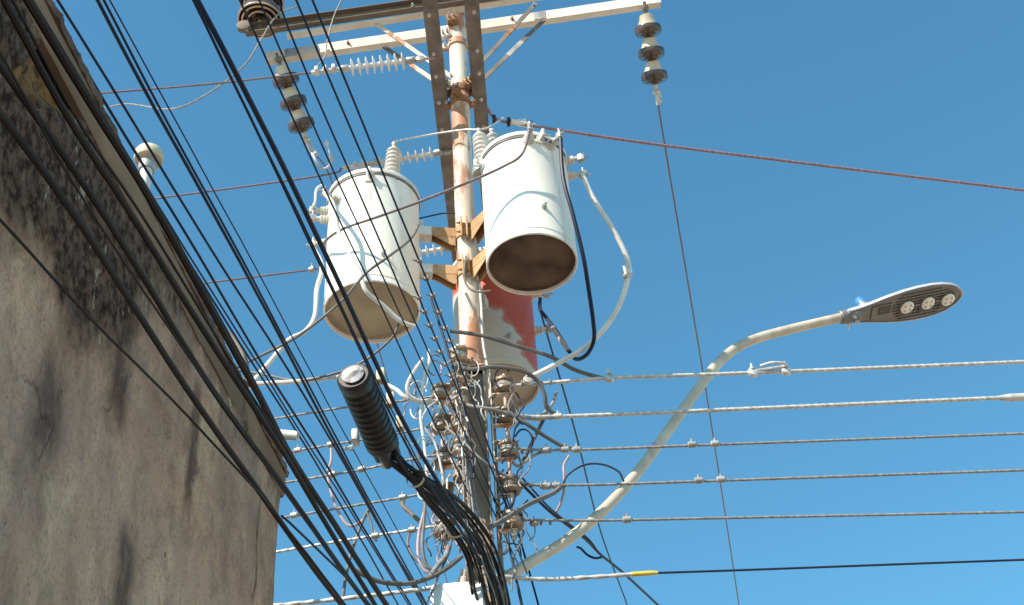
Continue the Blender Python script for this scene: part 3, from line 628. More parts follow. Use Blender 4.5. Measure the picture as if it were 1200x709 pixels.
tr, lvR = tank('transformer', 'white transformer with a dark rusty bottom beside the long white lead', TR[0], TR[1], 7.055, 0.270, 0.85, None, 'tank_white', 'bottom_brown',
               [(182, 0.93, 0.05, 0.33, 0.060, 'bushing', -0.02), (150, 0.72, 0.05, 0.40, 0.058, 'bushing_grey', 0.03)], [(-82, -0.055), (-52, -0.06), (-12, -0.04), (2, -0.10)], [(-66, -0.02), (200, -0.05)])
tb, lvB = tank('transformer', 'grey transformer patched with red paint behind the pole', TB[0], TB[1], 6.945, 0.270, 0.98, None, 'tank_red', 'bottom_grey',
               [(200, 0.6, 0.15, 0.25, 0.05, 'bushing', 0.03)], [(0, -0.2), (-8, -0.55)], [(-60, -0.04)])
# tank-mount: orange bands and arms around the pole
mt_ = Thing('transformer_mount', 'orange rusty cluster mount joining the three transformers to the pole', 'bracket', PL(0, 0, ZBR[1]))
for zz in ZBR:
    w = MB(); w.lathe([(0.067, -0.05), (0.076, -0.05), (0.076, 0.05), (0.067, 0.05)], PL(0, 0, zz), n=28, cap0=False, cap1=False); bd = mt_.part('band', w, 'orange_rust')
    w = MB(); w.box(PL(-0.024, -0.092, zz - 0.01), (0.006, 0.022, 0.085), bev=0.002); w.box(PL(0.012, -0.092, zz - 0.01), (0.006, 0.022, 0.085), bev=0.002); mt_.part('flange_ear', w, 'orange_rust', bd)
    w = MB(); bolt(w, PL(-0.03, -0.1, zz + 0.03), (-1, 0, 0)); bolt(w, PL(-0.03, -0.1, zz - 0.05), (-1, 0, 0)); mt_.part('bolt', w, 'rust', bd)
    for (tx, ty), Rr in ((TL, 0.293), (TR, 0.272), (TB, 0.27)):
        dv = V((tx - PX, ty - PYY, 0)); L = dv.length - Rr; dv.normalize(); s = V((-dv.y, dv.x, 0)); up = V((0, 0, 1)); o = PL(0, 0, zz)
        w = MB(); w.box(o + dv * (0.07 + (L - 0.14) / 2) + s * 0.030, ((L - 0.14) / 2, 0.004, 0.037), (dv, s, up)); w.box(o + dv * (0.07 + (L - 0.14) / 2) - s * 0.030, ((L - 0.14) / 2, 0.004, 0.037), (dv, s, up)); w.box(o + dv * (0.07 + (L - 0.14) / 2) + up * 0.033, ((L - 0.14) / 2, 0.026, 0.004), (dv, s, up))
        arm = mt_.part('arm', w, 'orange_rust', smooth=False)
        w = MB(); w.extrude([(0.075, -0.037), (L - 0.09, -0.037), (L - 0.12, -0.055), (0.10, -0.115), (0.075, -0.115)], o + s * 0.026, dv, up, s, 0.006); mt_.part('gusset', w, 'orange_rust', arm, smooth=False)
        w = MB(); w.extrude([(0.075, -0.037), (L - 0.09, -0.037), (L - 0.12, -0.055), (0.10, -0.115), (0.075, -0.115)], o - s * 0.032, dv, up, s, 0.006); mt_.part('gusset', w, 'orange_rust', arm, smooth=False)
        w = MB(); w.box(o + dv * (L - 0.055), (0.028, 0.036, 0.040), (dv, s, up), 0.002); mt_.part('end_block', w, 'galv_bright', arm)

# ================================================================== low-voltage racks
SPOOL_Z = [6.49, 6.27, 6.035, 5.795, 5.57]
def spool_profile(R=0.050, h=0.096):
    return [(0.018, -h / 2), (R * 0.8, -h / 2), (R, -h * 0.40), (R, -h * 0.24), (R * 0.72, -h * 0.12), (R * 0.66, 0), (R * 0.72, h * 0.12), (R, h * 0.24), (R, h * 0.40), (R * 0.8, h / 2), (0.018, h / 2)]
def rack(dx, dy, sx, sy, zs, label, reach, m, spoollab, grp):
    t = Thing('spool_rack', label, 'rack', PL(dx, dy, zs[-1]))
    d = V((sx, sy, 0)).normalized(); s = V((-d.y, d.x, 0)); up = V((0, 0, 1)); base = PL(dx, dy, 0)
    zt, zb = zs[0] + 0.14, zs[-1] - 0.14
    w = MB(); w.box(base + up * ((zt + zb) / 2), (0.004, 0.022, (zt - zb) / 2), (d, s, up)); t.part('back_strap', w, m, smooth=False)
    w = MB(); w.tube([base + d * reach + up * (zt - 0.05), base + d * reach + up * (zb + 0.02)], 0.0095, 10); t.part('rod', w, m)
    for i, z in enumerate(zs):
        for k in (0.060, -0.060):
            w = MB(); w.box(base + d * (reach / 2 + 0.012) + up * (z + k), (reach / 2 + 0.012, 0.018, 0.003), (d, s, up)); t.part('tab', w, m, smooth=False)
        w = MB(); w.lathe(spool_profile(0.059 if grp else 0.056), base + d * reach + up * z, (0, 0, 1), 24)
        so_ = single('spool_insulator', w, 'spool_glaze' if grp else 'spool_tan', spoollab[i], 'insulator', 'spool insulators on the pole racks', org=base + d * reach + up * z)
        rr_ = 0.045 if grp else 0.043; w = MB()
        for dz_ in (-0.007, 0.006): w.tube([base + d * reach + up * (z + dz_ + 0.004 * math.sin(q_ * 1.3 + i)) + V((math.cos(q_ * 0.3927), math.sin(q_ * 0.3927), 0)) * rr_ for q_ in range(17)], 0.0055, 6)
        c_ = bpy.data.objects.new('tie_wire', w.mesh('tie_wire', 'alu_dull' if i % 2 else 'alu', base + d * reach + up * z)); col.objects.link(c_); c_.parent = so_
ordn = ('topmost', 'second from the top', 'middle', 'second from the bottom', 'lowest')
rack(0.105, -0.03, 1, 0.0, SPOOL_Z, 'steel rack of spool insulators on the street lamp side of the pole', 0.082, 'pole_paint', ['brown spool insulator on the street lamp side rack, %s' % q for q in ordn], True)
rack(-0.105, -0.04, -1, 0.0, [z - 0.03 for z in SPOOL_Z], 'cream steel rack of spool insulators on the wall side of the pole', 0.080, 'pole_paint', ['brown spool insulator on the wall side rack, %s' % q for q in ordn], True)
rack(-0.055, -0.066, -0.25, -1, [6.66, 6.50, 6.335, 6.17, 6.0, 5.84], 'cream rack of closely stacked spools on the front of the post', 0.066, 'pole_paint', ['cream-lit spool insulator in the close front stack, %s' % q for q in ('topmost', 'second from the top', 'third from the top', 'third from the bottom', 'second from the bottom', 'lowest')], False)

# ================================================================== wires
def wire(name, label, cat, pts, r, m, per=8, n=8, lobes=0, pitch=0.07, group=None, ext0=0.0, ext1=0.0, step=None, amp=0.18, wob=0.0):
    p = [V(q) for q in pts]
    sp = spline(p, per)
    if wob:
        sp = resample(sp, 0.12); k0 = p[0].x * 7.3 + r * 900
        sp = [q + V((noise.noise(V((i * 0.12 * 1.1, k0, 0))), 0, noise.noise(V((i * 0.12 * 1.1, k0, 7))) + 0.35 * noise.noise(V((i * 0.12 * 4, k0, 3))))) * wob for i, q in enumerate(sp)]
    if ext0: sp = [p[0] + (p[0] - p[1]).normalized() * ext0] + sp
    if ext1: sp = sp + [p[-1] + (p[-1] - p[-2]).normalized() * ext1]
    if lobes: sp = resample(sp, step or pitch / 5)
    elif step: sp = resample(sp, step)
    w = MB(); w.tube(sp, r, n, lobes, pitch, amp)
    return single(name, w, m, label, cat, group, org=p[0])
def add_child(o, name, mb, m):
    c = bpy.data.objects.new(name, mb.mesh(name, m, o.location)); col.objects.link(c); c.parent = o; return c
def connector(o, p, d, r=0.02, l=0.05, m='galv_bright'):
    d = V(d).normalized(); x, y, _ = frame_of(d)
    w = MB(); w.lathe([(r * 0.7, -l / 2), (r, -l / 2 + 0.006), (r, l / 2 - 0.006), (r * 0.7, l / 2)], p, d, 12); bolt(w, V(p) + V((0, -0.3, 1)).normalized() * r * 0.8, V((0, -0.3, 1)), r * 0.5, r * 0.8); add_child(o, 'connector', w, m)

# --- low-voltage lines along the cross street, lamp side
sx_r = PX + 0.187; sx_l = PX - 0.185
rw = [
 ('pale stranded wire leaving the topmost lamp side spool, with round clamps', [(606, 449), (714, 443), (880, 437), (1200, 424)], 0.0115, 'alu', SPOOL_Z[0]),
 ('thick pale stranded wire second from the top on the lamp side', [(606, 491), (660, 488), (900, 478), (1200, 465)], 0.0120, 'alu', SPOOL_Z[1]),
 ('thin grey twisted wire from the middle lamp side spool, with two clamps', [(606, 529), (680, 527), (840, 521), (1200, 508)], 0.0078, 'alu_dull', SPOOL_Z[2]),
 ('thin grey twisted wire from the lamp side spool second from bottom, with two clamps', [(608, 570), (700, 568), (850, 563), (1200, 551)], 0.0078, 'alu_dull', SPOOL_Z[3]),
 ('thin grey twisted wire from the lowest lamp side spool', [(608, 613), (700, 610), (850, 607), (1200, 600)], 0.0074, 'alu_dull', SPOOL_Z[4]),
]
RW = []
for lab, px, r, m, z in rw:
    pts = [PZ(x, y, z) for x, y in px]
    pts = [V((sx_r + 0.02, PYY - 0.03 - 0.035, z)), V((sx_r + 0.09, PYY - 0.03, z))] + pts[1:]
    RW.append(wire('line_wire', lab, 'wire', pts, r, m, n=9, lobes=3, pitch=0.045, amp=0.065, ext1=9.0, step=0.012, group='low-voltage wires on the lamp side'))
for i, px in ((0, [(619, 446), (714, 443), (882, 437), (921, 435)]), (1, [(630, 490), (654, 488)]), (2, [(640, 528), (662, 527), (676, 527), (811, 521), (838, 520)]), (3, [(640, 570), (652, 569), (819, 563), (845, 562)]), (4, [(735, 609), (626, 613)])):
    for (x, y) in px:
        big = i == 0
        connector(RW[i], PZ(x, y, SPOOL_Z[i]), (1, 0, 0) if not big else (0.25, -1, 0.3), 0.031 if big else 0.019, 0.05 if not big else 0.035, 'galv_bright' if i < 2 else 'galv')
# wrapped ties near the spools
for i in range(5):
    w = MB(); z = SPOOL_Z[i]
    for k in range(4):
        q = PZ(612 + k * 11, (449, 490, 529, 570, 613)[i] - k * 0.4, z); w.lathe([(0.012, -0.008), (0.020, 0), (0.012, 0.008)], q, (1, 0, 0), 8)
    add_child(RW[i], 'tie_wrap', w, 'alu_dull')
# hooked tail end on the first wire
w = MB(); w.tube(spline([PZ(886, 436, SPOOL_Z[0]) + V((0, 0, 0.01)), PZ(905, 434, SPOOL_Z[0]) + V((0, 0, .015)), PZ(921, 432, SPOOL_Z[0]) + V((0, 0, .02)), PZ(919, 426, SPOOL_Z[0]), PZ(905, 425, SPOOL_Z[0]), PZ(891, 429, SPOOL_Z[0])], 6), 0.009, 8); add_child(RW[0], 'hooked_tail', w, 'alu')
w = MB(); w.tube([PZ(1172, 466.5, SPOOL_Z[1]), PZ(1183, 466, SPOOL_Z[1]), PZ(1230, 463.6, SPOOL_Z[1])], [0.016, 0.024, 0.024], 10); add_child(RW[1], 'splice_sleeve', w, 'alu')
w = MB(); w.tube([PZ(733, 610, SPOOL_Z[4]), PZ(733, 603, SPOOL_Z[4] + 0.04)], 0.010, 6); add_child(RW[4], 'clip', w, 'black_cable')
# lowest wire: pale to the yellow sleeve, black beyond
zl = 5.215
p6 = [PL(0.07, -0.075, zl), PZ(640, 679, zl), PZ(700, 676, zl), PZ(748, 672.5, zl)]
o6 = wire('line_wire', 'lowest lamp side wire, pale up to a yellow sleeve and black beyond', 'wire', p6, 0.0115, 'alu', n=9, lobes=2, pitch=0.10, amp=0.1, step=0.016, group='low-voltage wires on the lamp side')
w = MB(); w.tube(spline([PZ(745, 672.6, zl), PZ(760, 671.8, zl), PZ(900, 667, zl), PZ(1200, 656, zl), PZ(1900, 632, zl)], 10), 0.0062, 8); add_child(o6, 'black_span', w, 'black_cable')
w = MB(); w.tube([PZ(738, 673.2, zl), PZ(741, 673, zl), PZ(764, 671.5, zl), PZ(771, 671.2, zl)], [0.009, 0.0128, 0.0128, 0.009], 12); add_child(o6, 'yellow_sleeve', w, 'yellow_sleeve')

# --- low-voltage lines on the wall side
lwl = [
 ('grey stranded wire leaving the topmost wall side spool towards the building', [(500, 466), (407, 477), (320, 491)], 0.0068, 'alu_dull', 0),
 ('grey stranded wire leaving the second wall side spool, with a bolt clamp', [(500, 501), (431, 514), (342, 529)], 0.0068, 'alu_dull', 1),
 ('grey stranded wire leaving the middle wall side spool below the black closure', [(500, 535), (458, 543), (420, 551), (361, 561)], 0.0070, 'alu_dull', 2),
 ('grey stranded wire leaving the wall side spool second from bottom, with a hooked tie', [(500, 578), (472, 583), (400, 595), (335, 606)], 0.0070, 'alu_dull', 3),
 ('pale stranded wire leaving the lowest wall side spool', [(500, 618), (483, 621), (400, 634), (323, 647)], 0.0080, 'alu', 4),
]
LW = []
for lab, px, r, m, i in lwl:
    z = SPOOL_Z[i] - 0.03
    pts = [V((sx_l - 0.02, PYY - 0.04 - 0.035, z))] + [PZ(x, y, z) for x, y in px]
    LW.append(wire('line_wire', lab, 'wire', pts, r, m, n=9, lobes=3, pitch=0.045, amp=0.09, ext1=7.0, step=0.012, group='low-voltage wires on the wall side'))
for i, px in ((1, [(349, 528), (388, 521)]), (2, [(390, 556), (424, 550)]), (3, [(472, 583), (345, 604)]), (4, [(483, 621), (440, 628)])):
    for (x, y) in px: connector(LW[i], PZ(x, y, SPOOL_Z[i] - 0.03), (-1, 0.2, 0), 0.018, 0.045, 'galv')
zl2 = 5.20
wire('line_wire', 'lowest pale wire on the wall side, passing behind the white box', 'wire', [PL(-0.07, -0.075, zl2), PZ(520, 687, zl2), PZ(435, 698, zl2), PZ(331, 709, zl2)], 0.012, 'alu', n=9, lobes=2, pitch=0.10, amp=0.1, step=0.016, ext1=7.0, group='low-voltage wires on the wall side')

# --- high-voltage conductors
wire('high_voltage_wire', 'thin dark wire from the polymer insulator in full view to beyond the roof', 'wire', [Q1, PZ(250, 98, ZB - .02), PZ(120, 109, ZB - 0.03)], 0.0075, 'copper_dull', ext1=8.0)
wire('high_voltage_wire', 'thin dark wire running behind the wall side tank from the middle polymer insulator', 'wire', [Q2, PZ(375, 206, ZB - .01), PZ(180, 233, ZB - 0.03)], 0.0075, 'copper_dull', ext1=8.0)
hv3 = wire('high_voltage_wire', 'thin dark wire ending in a small clamp beside the tan-bottomed tank', 'wire', [Q3, PZ(372, 315, ZB - .01), PZ(230, 333, ZB - 0.03)], 0.0080, 'copper_dull', ext1=8.0)
connector(hv3, PZ(366, 316, ZB - 0.01), (1, -0.3, 0), 0.028, 0.05, 'galv')
pw = [PL(0.18, 0.12, ZB + 0.03), PZ(585, 141, ZB), PZ(640, 150, ZB - 0.02), PZ(760, 168, ZB - 0.06), PZ(980, 196, ZB - 0.10), PZ(1200, 223, ZB - 0.12)]
hvp = wire('high_voltage_wire', 'thick purple grey wire running off the pole above the rusty-bottomed tank', 'wire', pw, 0.0110, 'wire_purple', n=9, lobes=3, pitch=0.05, amp=0.08, step=0.013, ext1=8.0)
for x, y in ((579, 140), (596, 143), (622, 147)):
    w = MB(); w.lathe([(0.014, -0.012), (0.036, -0.010), (0.036, 0.010), (0.014, 0.012)], PZ(x, y, ZB - 0.005), (1, 0.1, 0), 14); add_child(hvp, 'disc_spacer', w, 'closure_black')
w = MB(); w.tube([PZ(598, 142, ZB), PZ(626, 148, ZB)], 0.022, 10); add_child(hvp, 'cover', w, 'arm_white')
w = MB(); w.tube([PZ(607, 143, ZB + .02), PZ(616, 141, ZB + .03)], 0.016, 8); add_child(hvp, 'white_plug', w, 'pvc_white')
dS = (sr1 - sr0).normalized(); dL = (sl1 - sl0).normalized()
wire('high_voltage_wire', 'thin wire falling away down the street from the lone insulator string', 'wire', [sr1 + dS * 0.14, PY(784, 200, 7.5), PY(806, 330, 8.7), PY(834, 500, 10.9), PY(866, 709, 14.6)], 0.0070, 'copper_dull', ext1=8.0)
wire('high_voltage_wire', 'thin wire hidden behind the wall side tank below its insulator string', 'wire', [sl1 + dL * 0.14, PY(386, 205, 7.3), PY(410, 290, 8.0), PY(447, 420, 9.4), PY(500, 600, 12.2)], 0.0060, 'copper_dull', ext1=8.0)
wire('high_voltage_wire', 'thin dark wire slanting past the red tank to the black service cable', 'wire', [PY(632, 352, 7.45), PY(636, 374, 7.7), PY(675, 509, 9.4), PY(703, 620, 11.4), PY(735, 709, 13.4)], 0.0075, 'black_cable', ext1=8.0)
# jumper loop by the left string
w = wire('jumper', 'thin looped jumper between the wall side string and a side clamp', 'wire', [sl1 + dL * 0.10, PY(369, 186, 6.9), PY(376, 197, 6.95), PY(385, 195, 6.95), PY(388, 185, 6.9), PY(383, 168, 6.86)], 0.009, 'alu')
for x, y in ((388, 186), (383, 168), (370, 180)): connector(w, PY(x, y, 6.9), (0.2, 0.3, 1), 0.018, 0.03)
wire('jumper', 'thin slack wire looping from the brown crossarm out past the roof', 'wire', [PY(350, 7, 6.28), PY(325, 18, 6.22), PY(306, 46, 6.2), PY(285, 78, 6.3), PY(240, 112, 6.5), PY(200, 128, 6.6), PY(150, 122, 6.8), PY(118, 128, 7.0)], 0.0065, 'alu_dull', ext1=5.0)
wire('jumper', 'thin wire dropping from the brown crossarm to the polymer insulator clamp', 'wire', [PY(400, 0, 6.25), PY(391, 20, 6.24), PY(383, 50, 6.2), PZ(381, 66, ZB + .12), Q1], 0.0055, 'alu_dull')
wire('jumper', 'thin silver lead from the wall side tank bushing across both beams', 'wire', [PY(462, 166, 6.11), PY(487, 161, 6.3), PY(515, 156, 6.3), PY(545, 152, 6.25), PY(568, 151, 6.2), PY(590, 138, 6.3)], 0.0065, 'alu')
wire('jumper', 'thin dark lead between the pole and the wall side tank, at lug height', 'wire', [PY(487, 257, 6.4), PY(505, 253, 6.4), PY(520, 250, 6.4), PY(536, 250, 6.38)], 0.005, 'black_cable')

# --- transformer leads
J = lambda lab, pts, r, m, nm='jumper', **k: wire(nm, lab, 'cable', pts, r, m, **k)
l1 = J('long white insulated lead curving down from the rusty-bottomed tank', [lvR[3], PY(683, 205, 5.95), PY(695, 232, 5.98), PY(718, 268, 6.05), PY(735, 303, 6.12), PY(736, 325, 6.16), PY(722, 365, 6.22), PY(692, 402, 6.28), PY(655, 425, 6.33), PY(620, 443, 6.36)], 0.016, 'white_cable', 'transformer_lead')
w = MB(); w.tube([PY(733, 312, 6.14), PY(735, 326, 6.16)], 0.022, 10); w.tube([PY(729, 324, 6.14), PY(741, 319, 6.14)], 0.010, 6); add_child(l1, 'tie', w, 'alu')
J('black lead hanging in a deep loop from the rusty-bottomed tank', [lvR[1], PY(660, 208, 5.66), PY(671, 250, 5.70), PY(683, 298, 5.8), PY(690, 340, 5.95), PY(695, 375, 6.1), PY(696, 398, 6.2), PY(688, 415, 6.3), PY(676, 421, 6.4), PY(668, 413, 6.45), PY(652, 388, 6.55), PY(640, 372, 6.65), PY(633, 362, 6.75), PY(633, 350, 6.85)], 0.0125, 'black_cable', 'transformer_lead')
J('pale sleeve section on the looped black lead', [PY(648, 384, 6.57), PY(657, 398, 6.50), PY(666, 411, 6.45)], 0.0145, 'pink_cable', 'lead_sleeve')
J('dark lead strung between the two white tanks in front of the pole', [lvR[0], PY(612, 180, 5.56), PY(590, 195, 5.58), PY(550, 213, 5.62), PY(490, 237, 5.72), PY(440, 255, 5.82), PY(405, 267, 5.9), PY(386, 278, 5.98), PY(378, 288, 6.1)], 0.0082, 'copper_dull', 'transformer_lead')
J('white lead falling across the front of the tan-bottomed tank', [lvL[2], PY(391, 241, 5.86), PY(397, 272, 5.86), PY(408, 295, 5.86), PY(421, 317, 5.88), PY(429, 341, 5.90), PY(450, 359, 5.98), PY(469, 376, 6.04), PY(486, 383, 6.08)], 0.0135, 'white_cable', 'transformer_lead')
J('white lead bowing out from the tan-bottomed tank towards the roof', [lvL[3], PY(377, 312, 6.15), PY(371, 340, 6.15), PY(369, 370, 6.15), PY(358, 388, 6.13), PY(339, 398, 6.1), PY(318, 422, 6.05), PY(298, 446, 6.0)], 0.0145, 'white_cable', 'transformer_lead', ext1=2.0)
J('thin white loop at the upper terminals of the tan-bottomed tank', [lvL[0], PY(369, 238, 6.2), PY(371, 222, 6.2), PY(379, 216, 6.2)], 0.009, 'white_cable', 'transformer_lead')
J('grey lead rising over the face of the tan-bottomed tank from the roof', [PY(490, 264, 6.06), PY(486, 273, 5.95), PY(477, 284, 5.86), PY(452, 303, 5.84), PY(428, 321, 5.83), PY(401, 352, 5.84), PY(363, 384, 5.88), PY(335, 402, 5.9), PY(297, 421, 5.95)], 0.0085, 'grey_cable', 'transformer_lead', ext1=2.0)
J('thick white cable level with the closure cap, from roof to wall side rack', [PY(294, 450, 6.3), PY(350, 447, 6.3), PY(396, 442, 6.3), PY(440, 447, 6.28), PY(463, 456, 6.26), PY(476, 466, 6.26), PY(498, 471, 6.3), PY(512, 470, 6.33)], 0.0135, 'white_cable', 'service_cable', ext0=2.0)
J('thin grey wire sagging behind the closure cap from tank to roof', [PY(470, 372, 6.1), PY(462, 392, 6.12), PY(449, 406, 6.15), PY(428, 422, 6.2), PY(398, 436, 6.25), PY(351, 446, 6.3), PY(310, 439, 6.35), PY(280, 434, 6.4)], 0.008, 'grey_cable', 'service_wire', ext1=2.0)

# --- jumpers round the racks
J('dark jumper crossing the pole to the round clamp on the top lamp side wire', [PY(527, 388, 6.2), PY(545, 390, 6.22), PY(568, 394, 6.24), PY(604, 405, 6.3), PY(645, 418, 6.38), PY(675, 434, 6.44), PY(712, 445, 6.50)], 0.0125, 'grey_cable')
J('dark jumper arching over the topmost lamp side spool', [PY(530, 427, 6.2), PY(551, 433, 6.18), PY(577, 430, 6.2), PY(610, 434, 6.25), PY(630, 446, 6.3), PY(638, 462, 6.34), PY(641, 478, 6.38), PY(654, 488, 6.42)], 0.0125, 'grey_cable')
J('pale jumper from the front stack to the second lamp side wire', [PY(527, 465, 6.2), PY(548, 475, 6.17), PY(577, 480, 6.18), PY(598, 486, 6.26), PY(620, 490, 6.33), PY(650, 489, 6.4)], 0.0115, 'alu_dull')
J('dark jumper falling from behind the racks to the middle lamp side wire', [PY(590, 484, 6.25), PY(604, 489, 6.26), PY(619, 498, 6.28), PY(640, 512, 6.34), PY(660, 523, 6.40), PY(678, 527, 6.44)], 0.0115, 'grey_cable')
J('short upright tail with a nut between the second and third lamp side wires', [PY(652, 460, 6.42), PY(648, 472, 6.42), PY(638, 484, 6.42), PY(626, 490, 6.40)], 0.0095, 'alu_dull', 'wire_tail')
J('dark strap slanting from the second to the third lamp side wire', [PY(640, 485, 6.44), PY(633, 500, 6.44), PY(624, 518, 6.44), PY(613, 541, 6.44)], 0.011, 'grey_cable', 'wire_tail')
J('thin loop tied under the third lamp side wire', [PY(600, 541, 6.36), PY(608, 546, 6.38), PY(622, 536, 6.4), PY(634, 530, 6.42)], 0.009, 'alu_dull', 'wire_tail')
J('grey conduit-like jumper rising from the lowest lamp side spool to an arch', [PY(572, 619, 6.24), PY(590, 609, 6.26), PY(619, 591, 6.32), PY(646, 579, 6.38), PY(658, 570, 6.40)], 0.0145, 'grey_cable')
J('thin dark arch of wire between the fourth lamp side wire and the lamp arm', [PY(658, 570, 6.40), PY(666, 556, 6.40), PY(684, 545, 6.38), PY(705, 544, 6.36), PY(724, 552, 6.34), PY(731, 564, 6.34)], 0.0062, 'black_cable')
J('pale curled wire end standing above the fourth lamp side wire', [PY(667, 534, 6.4), PY(661, 545, 6.4), PY(661, 557, 6.4), PY(661, 575, 6.42), PY(657, 590, 6.44), PY(652, 600, 6.44)], 0.0075, 'pink_cable', 'wire_tail')
def twin(lab, pts, r, m, nm, off, **k):
    return J(lab, pts, r, m, nm, **k)
srv = [PY(600, 556, 6.5), PY(616, 572, 6.55), PY(645, 600, 6.8), PY(684, 630, 7.2), PY(704, 650, 7.5), PY(731, 672, 7.9), PY(771, 709, 8.7)]
J('black service cable slanting away from the racks past the lamp arm', srv, 0.0085, 'black_cable', 'service_cable', ext1=10)
J('thin black wire twined along the slanting service cable', [PY(612, 560, 6.5), PY(628, 578, 6.6), PY(645, 596, 6.75), PY(672, 618, 7.05), PY(690, 632, 7.25), PY(702, 648, 7.45)], 0.0055, 'black_cable', 'service_wire')
J('loose black wire end curling off the slanting service cable', [PY(676, 641, 7.4), PY(681, 643, 7.42), PY(688, 650, 7.46), PY(697, 654, 7.48), PY(705, 653, 7.5)], 0.0075, 'black_cable', 'wire_tail')
for k, (q, lab) in enumerate(((((600, 598), (606, 620), (618, 662), (631, 709)), 'thin dark drop wire behind the foot of the lamp arm, outermost'), (((592, 600), (597, 640), (604, 676), (611, 709)), 'thin dark drop wire close behind the black bundle'), (((588, 600), (596, 640), (608, 690), (612, 709)), 'thin twisted drop wire with a dark knot near its foot'))):
    J(lab, [PY(x, y, 6.7 + 0.15 * k) for x, y in q], 0.006, 'black_cable', 'drop_wire', ext1=1.0)
J('thin dark loop behind the lowest lamp side spool', [PY(593, 640, 6.55), PY(600, 637, 6.55), PY(608, 640, 6.55), PY(611, 652, 6.55)], 0.004, 'black_cable', 'wire_tail')
# wall side tangles
J('white loop of wire hanging at the top of the wall side rack', [PY(496, 420, 6.1), PY(484, 437, 6.1), PY(477, 452, 6.1), PY(480, 463, 6.12), PY(492, 470, 6.15), PY(505, 468, 6.2)], 0.010, 'white_cable')
J('white upright lead beside the wall side rack', [PY(502, 410, 6.12), PY(503, 424, 6.12), PY(497, 440, 6.14), PY(494, 465, 6.16), PY(493, 490, 6.18), PY(497, 520, 6.2), PY(500, 555, 6.2), PY(498, 590, 6.2)], 0.0085, 'white_cable')
J('pale kinked wire beside the second wall side spool', [PY(512, 470, 6.25), PY(500, 480, 6.22), PY(495, 495, 6.2), PY(500, 505, 6.2), PY(510, 520, 6.22), PY(520, 560, 6.22)], 0.0065, 'alu', 'jumper')
J('pinkish slack jumper hanging from the third wall side wire', [PY(388, 522, 6.75), PY(388, 540, 6.75), PY(384, 556, 6.75), PY(391, 587, 6.75), PY(399, 604, 6.75), PY(409, 616, 6.75), PY(422, 612, 6.75), PY(432, 600, 6.75)], 0.0085, 'pink_cable')
J('grey strap slanting down from the fourth wall side wire', [PY(434, 597, 6.72), PY(428, 604, 6.72), PY(413, 644, 6.72), PY(405, 678, 6.72), PY(402, 700, 6.72)], 0.0095, 'grey_cable')
J('short dark curl beside the slanting grey strap', [PY(430, 600, 6.7), PY(434, 610, 6.7), PY(437, 624, 6.7), PY(441, 634, 6.7)], 0.007, 'grey_cable', 'wire_tail')
J('dark hooked tie at the clamp of the fourth wall side wire', [PY(473, 580, 6.5), PY(472, 592, 6.48), PY(480, 600, 6.46), PY(493, 612, 6.44), PY(500, 618, 6.42)], 0.013, 'steel_dark', 'wire_tail')
J('thick grey cable drooping below the wall side rack to the pole', [PY(415, 668, 5.9), PY(440, 680, 5.95), PY(462, 684, 6.0), PY(484, 683, 6.05), PY(506, 676, 6.1), PY(525, 665, 6.15), PY(541, 652, 6.2)], 0.0125, 'grey_cable', 'service_cable')
J('brown slack loop under the lowest wall side spool', [PY(497, 600, 6.2), PY(491, 625, 6.18), PY(490, 650, 6.15), PY(497, 668, 6.15), PY(508, 672, 6.15)], 0.0085, 'pink_cable')
J('second brown slack loop under the lowest wall side spool, wider', [PY(500, 560, 6.2), PY(497, 610, 6.18), PY(495, 640, 6.15), PY(500, 662, 6.15), PY(512, 670, 6.15)], 0.0085, 'grey_cable')
J('dark slack loop from the clamp of the lowest wall side wire', [PY(481, 622, 6.45), PY(478, 636, 6.42), PY(484, 652, 6.38), PY(495, 662, 6.34), PY(506, 668, 6.3)], 0.007, 'grey_cable')
o = J('pale taped splice standing by the thick drooping cable', [PY(504, 676, 6.1), PY(512, 664, 6.12), PY(522, 652, 6.14), PY(526, 640, 6.16)], 0.013, 'alu_dull', 'cable_splice')
J('thin dark wire dropping beside the taped splice', [PY(529, 632, 6.18), PY(526, 648, 6.16), PY(515, 672, 6.12), PY(508, 690, 6.1), PY(500, 706, 6.1)], 0.006, 'grey_cable', 'drop_wire')
J('thin pale wire crossing the front of the post', [PY(522, 500, 6.15), PY(545, 520, 6.14), PY(566, 540, 6.16), PY(590, 556, 6.24), PY(614, 566, 6.34), PY(640, 570, 6.42)], 0.0075, 'alu_dull')
J('thin dark wire strung in front of the topmost front spool', [PY(505, 350, 6.1), PY(520, 395, 6.12), PY(533, 440, 6.14), PY(548, 500, 6.16), PY(556, 560, 6.17)], 0.008, 'black_cable', 'drop_wire')
rng = random.Random(3)
for k in range(4):
    x0 = 533 + k * 4.2
    J('pale tail wire curling down from the front stack spool, %s' % ('second from the top', 'third from the top', 'third from the bottom', 'second from the bottom')[k], [PY(x0, 470 + k * 14, 6.20), PY(x0 + 8 + rng.uniform(-6, 6), 492 + k * 14, 6.18), PY(x0 + 2 + rng.uniform(-5, 8), 520 + k * 14, 6.19), PY(x0 + 14, 560 + k * 12, 6.17), PY(x0 + 22, 600 + k * 8, 6.16)], 0.0042, 'alu_dull', 'wire_tail', group='pale tails on the front spools')
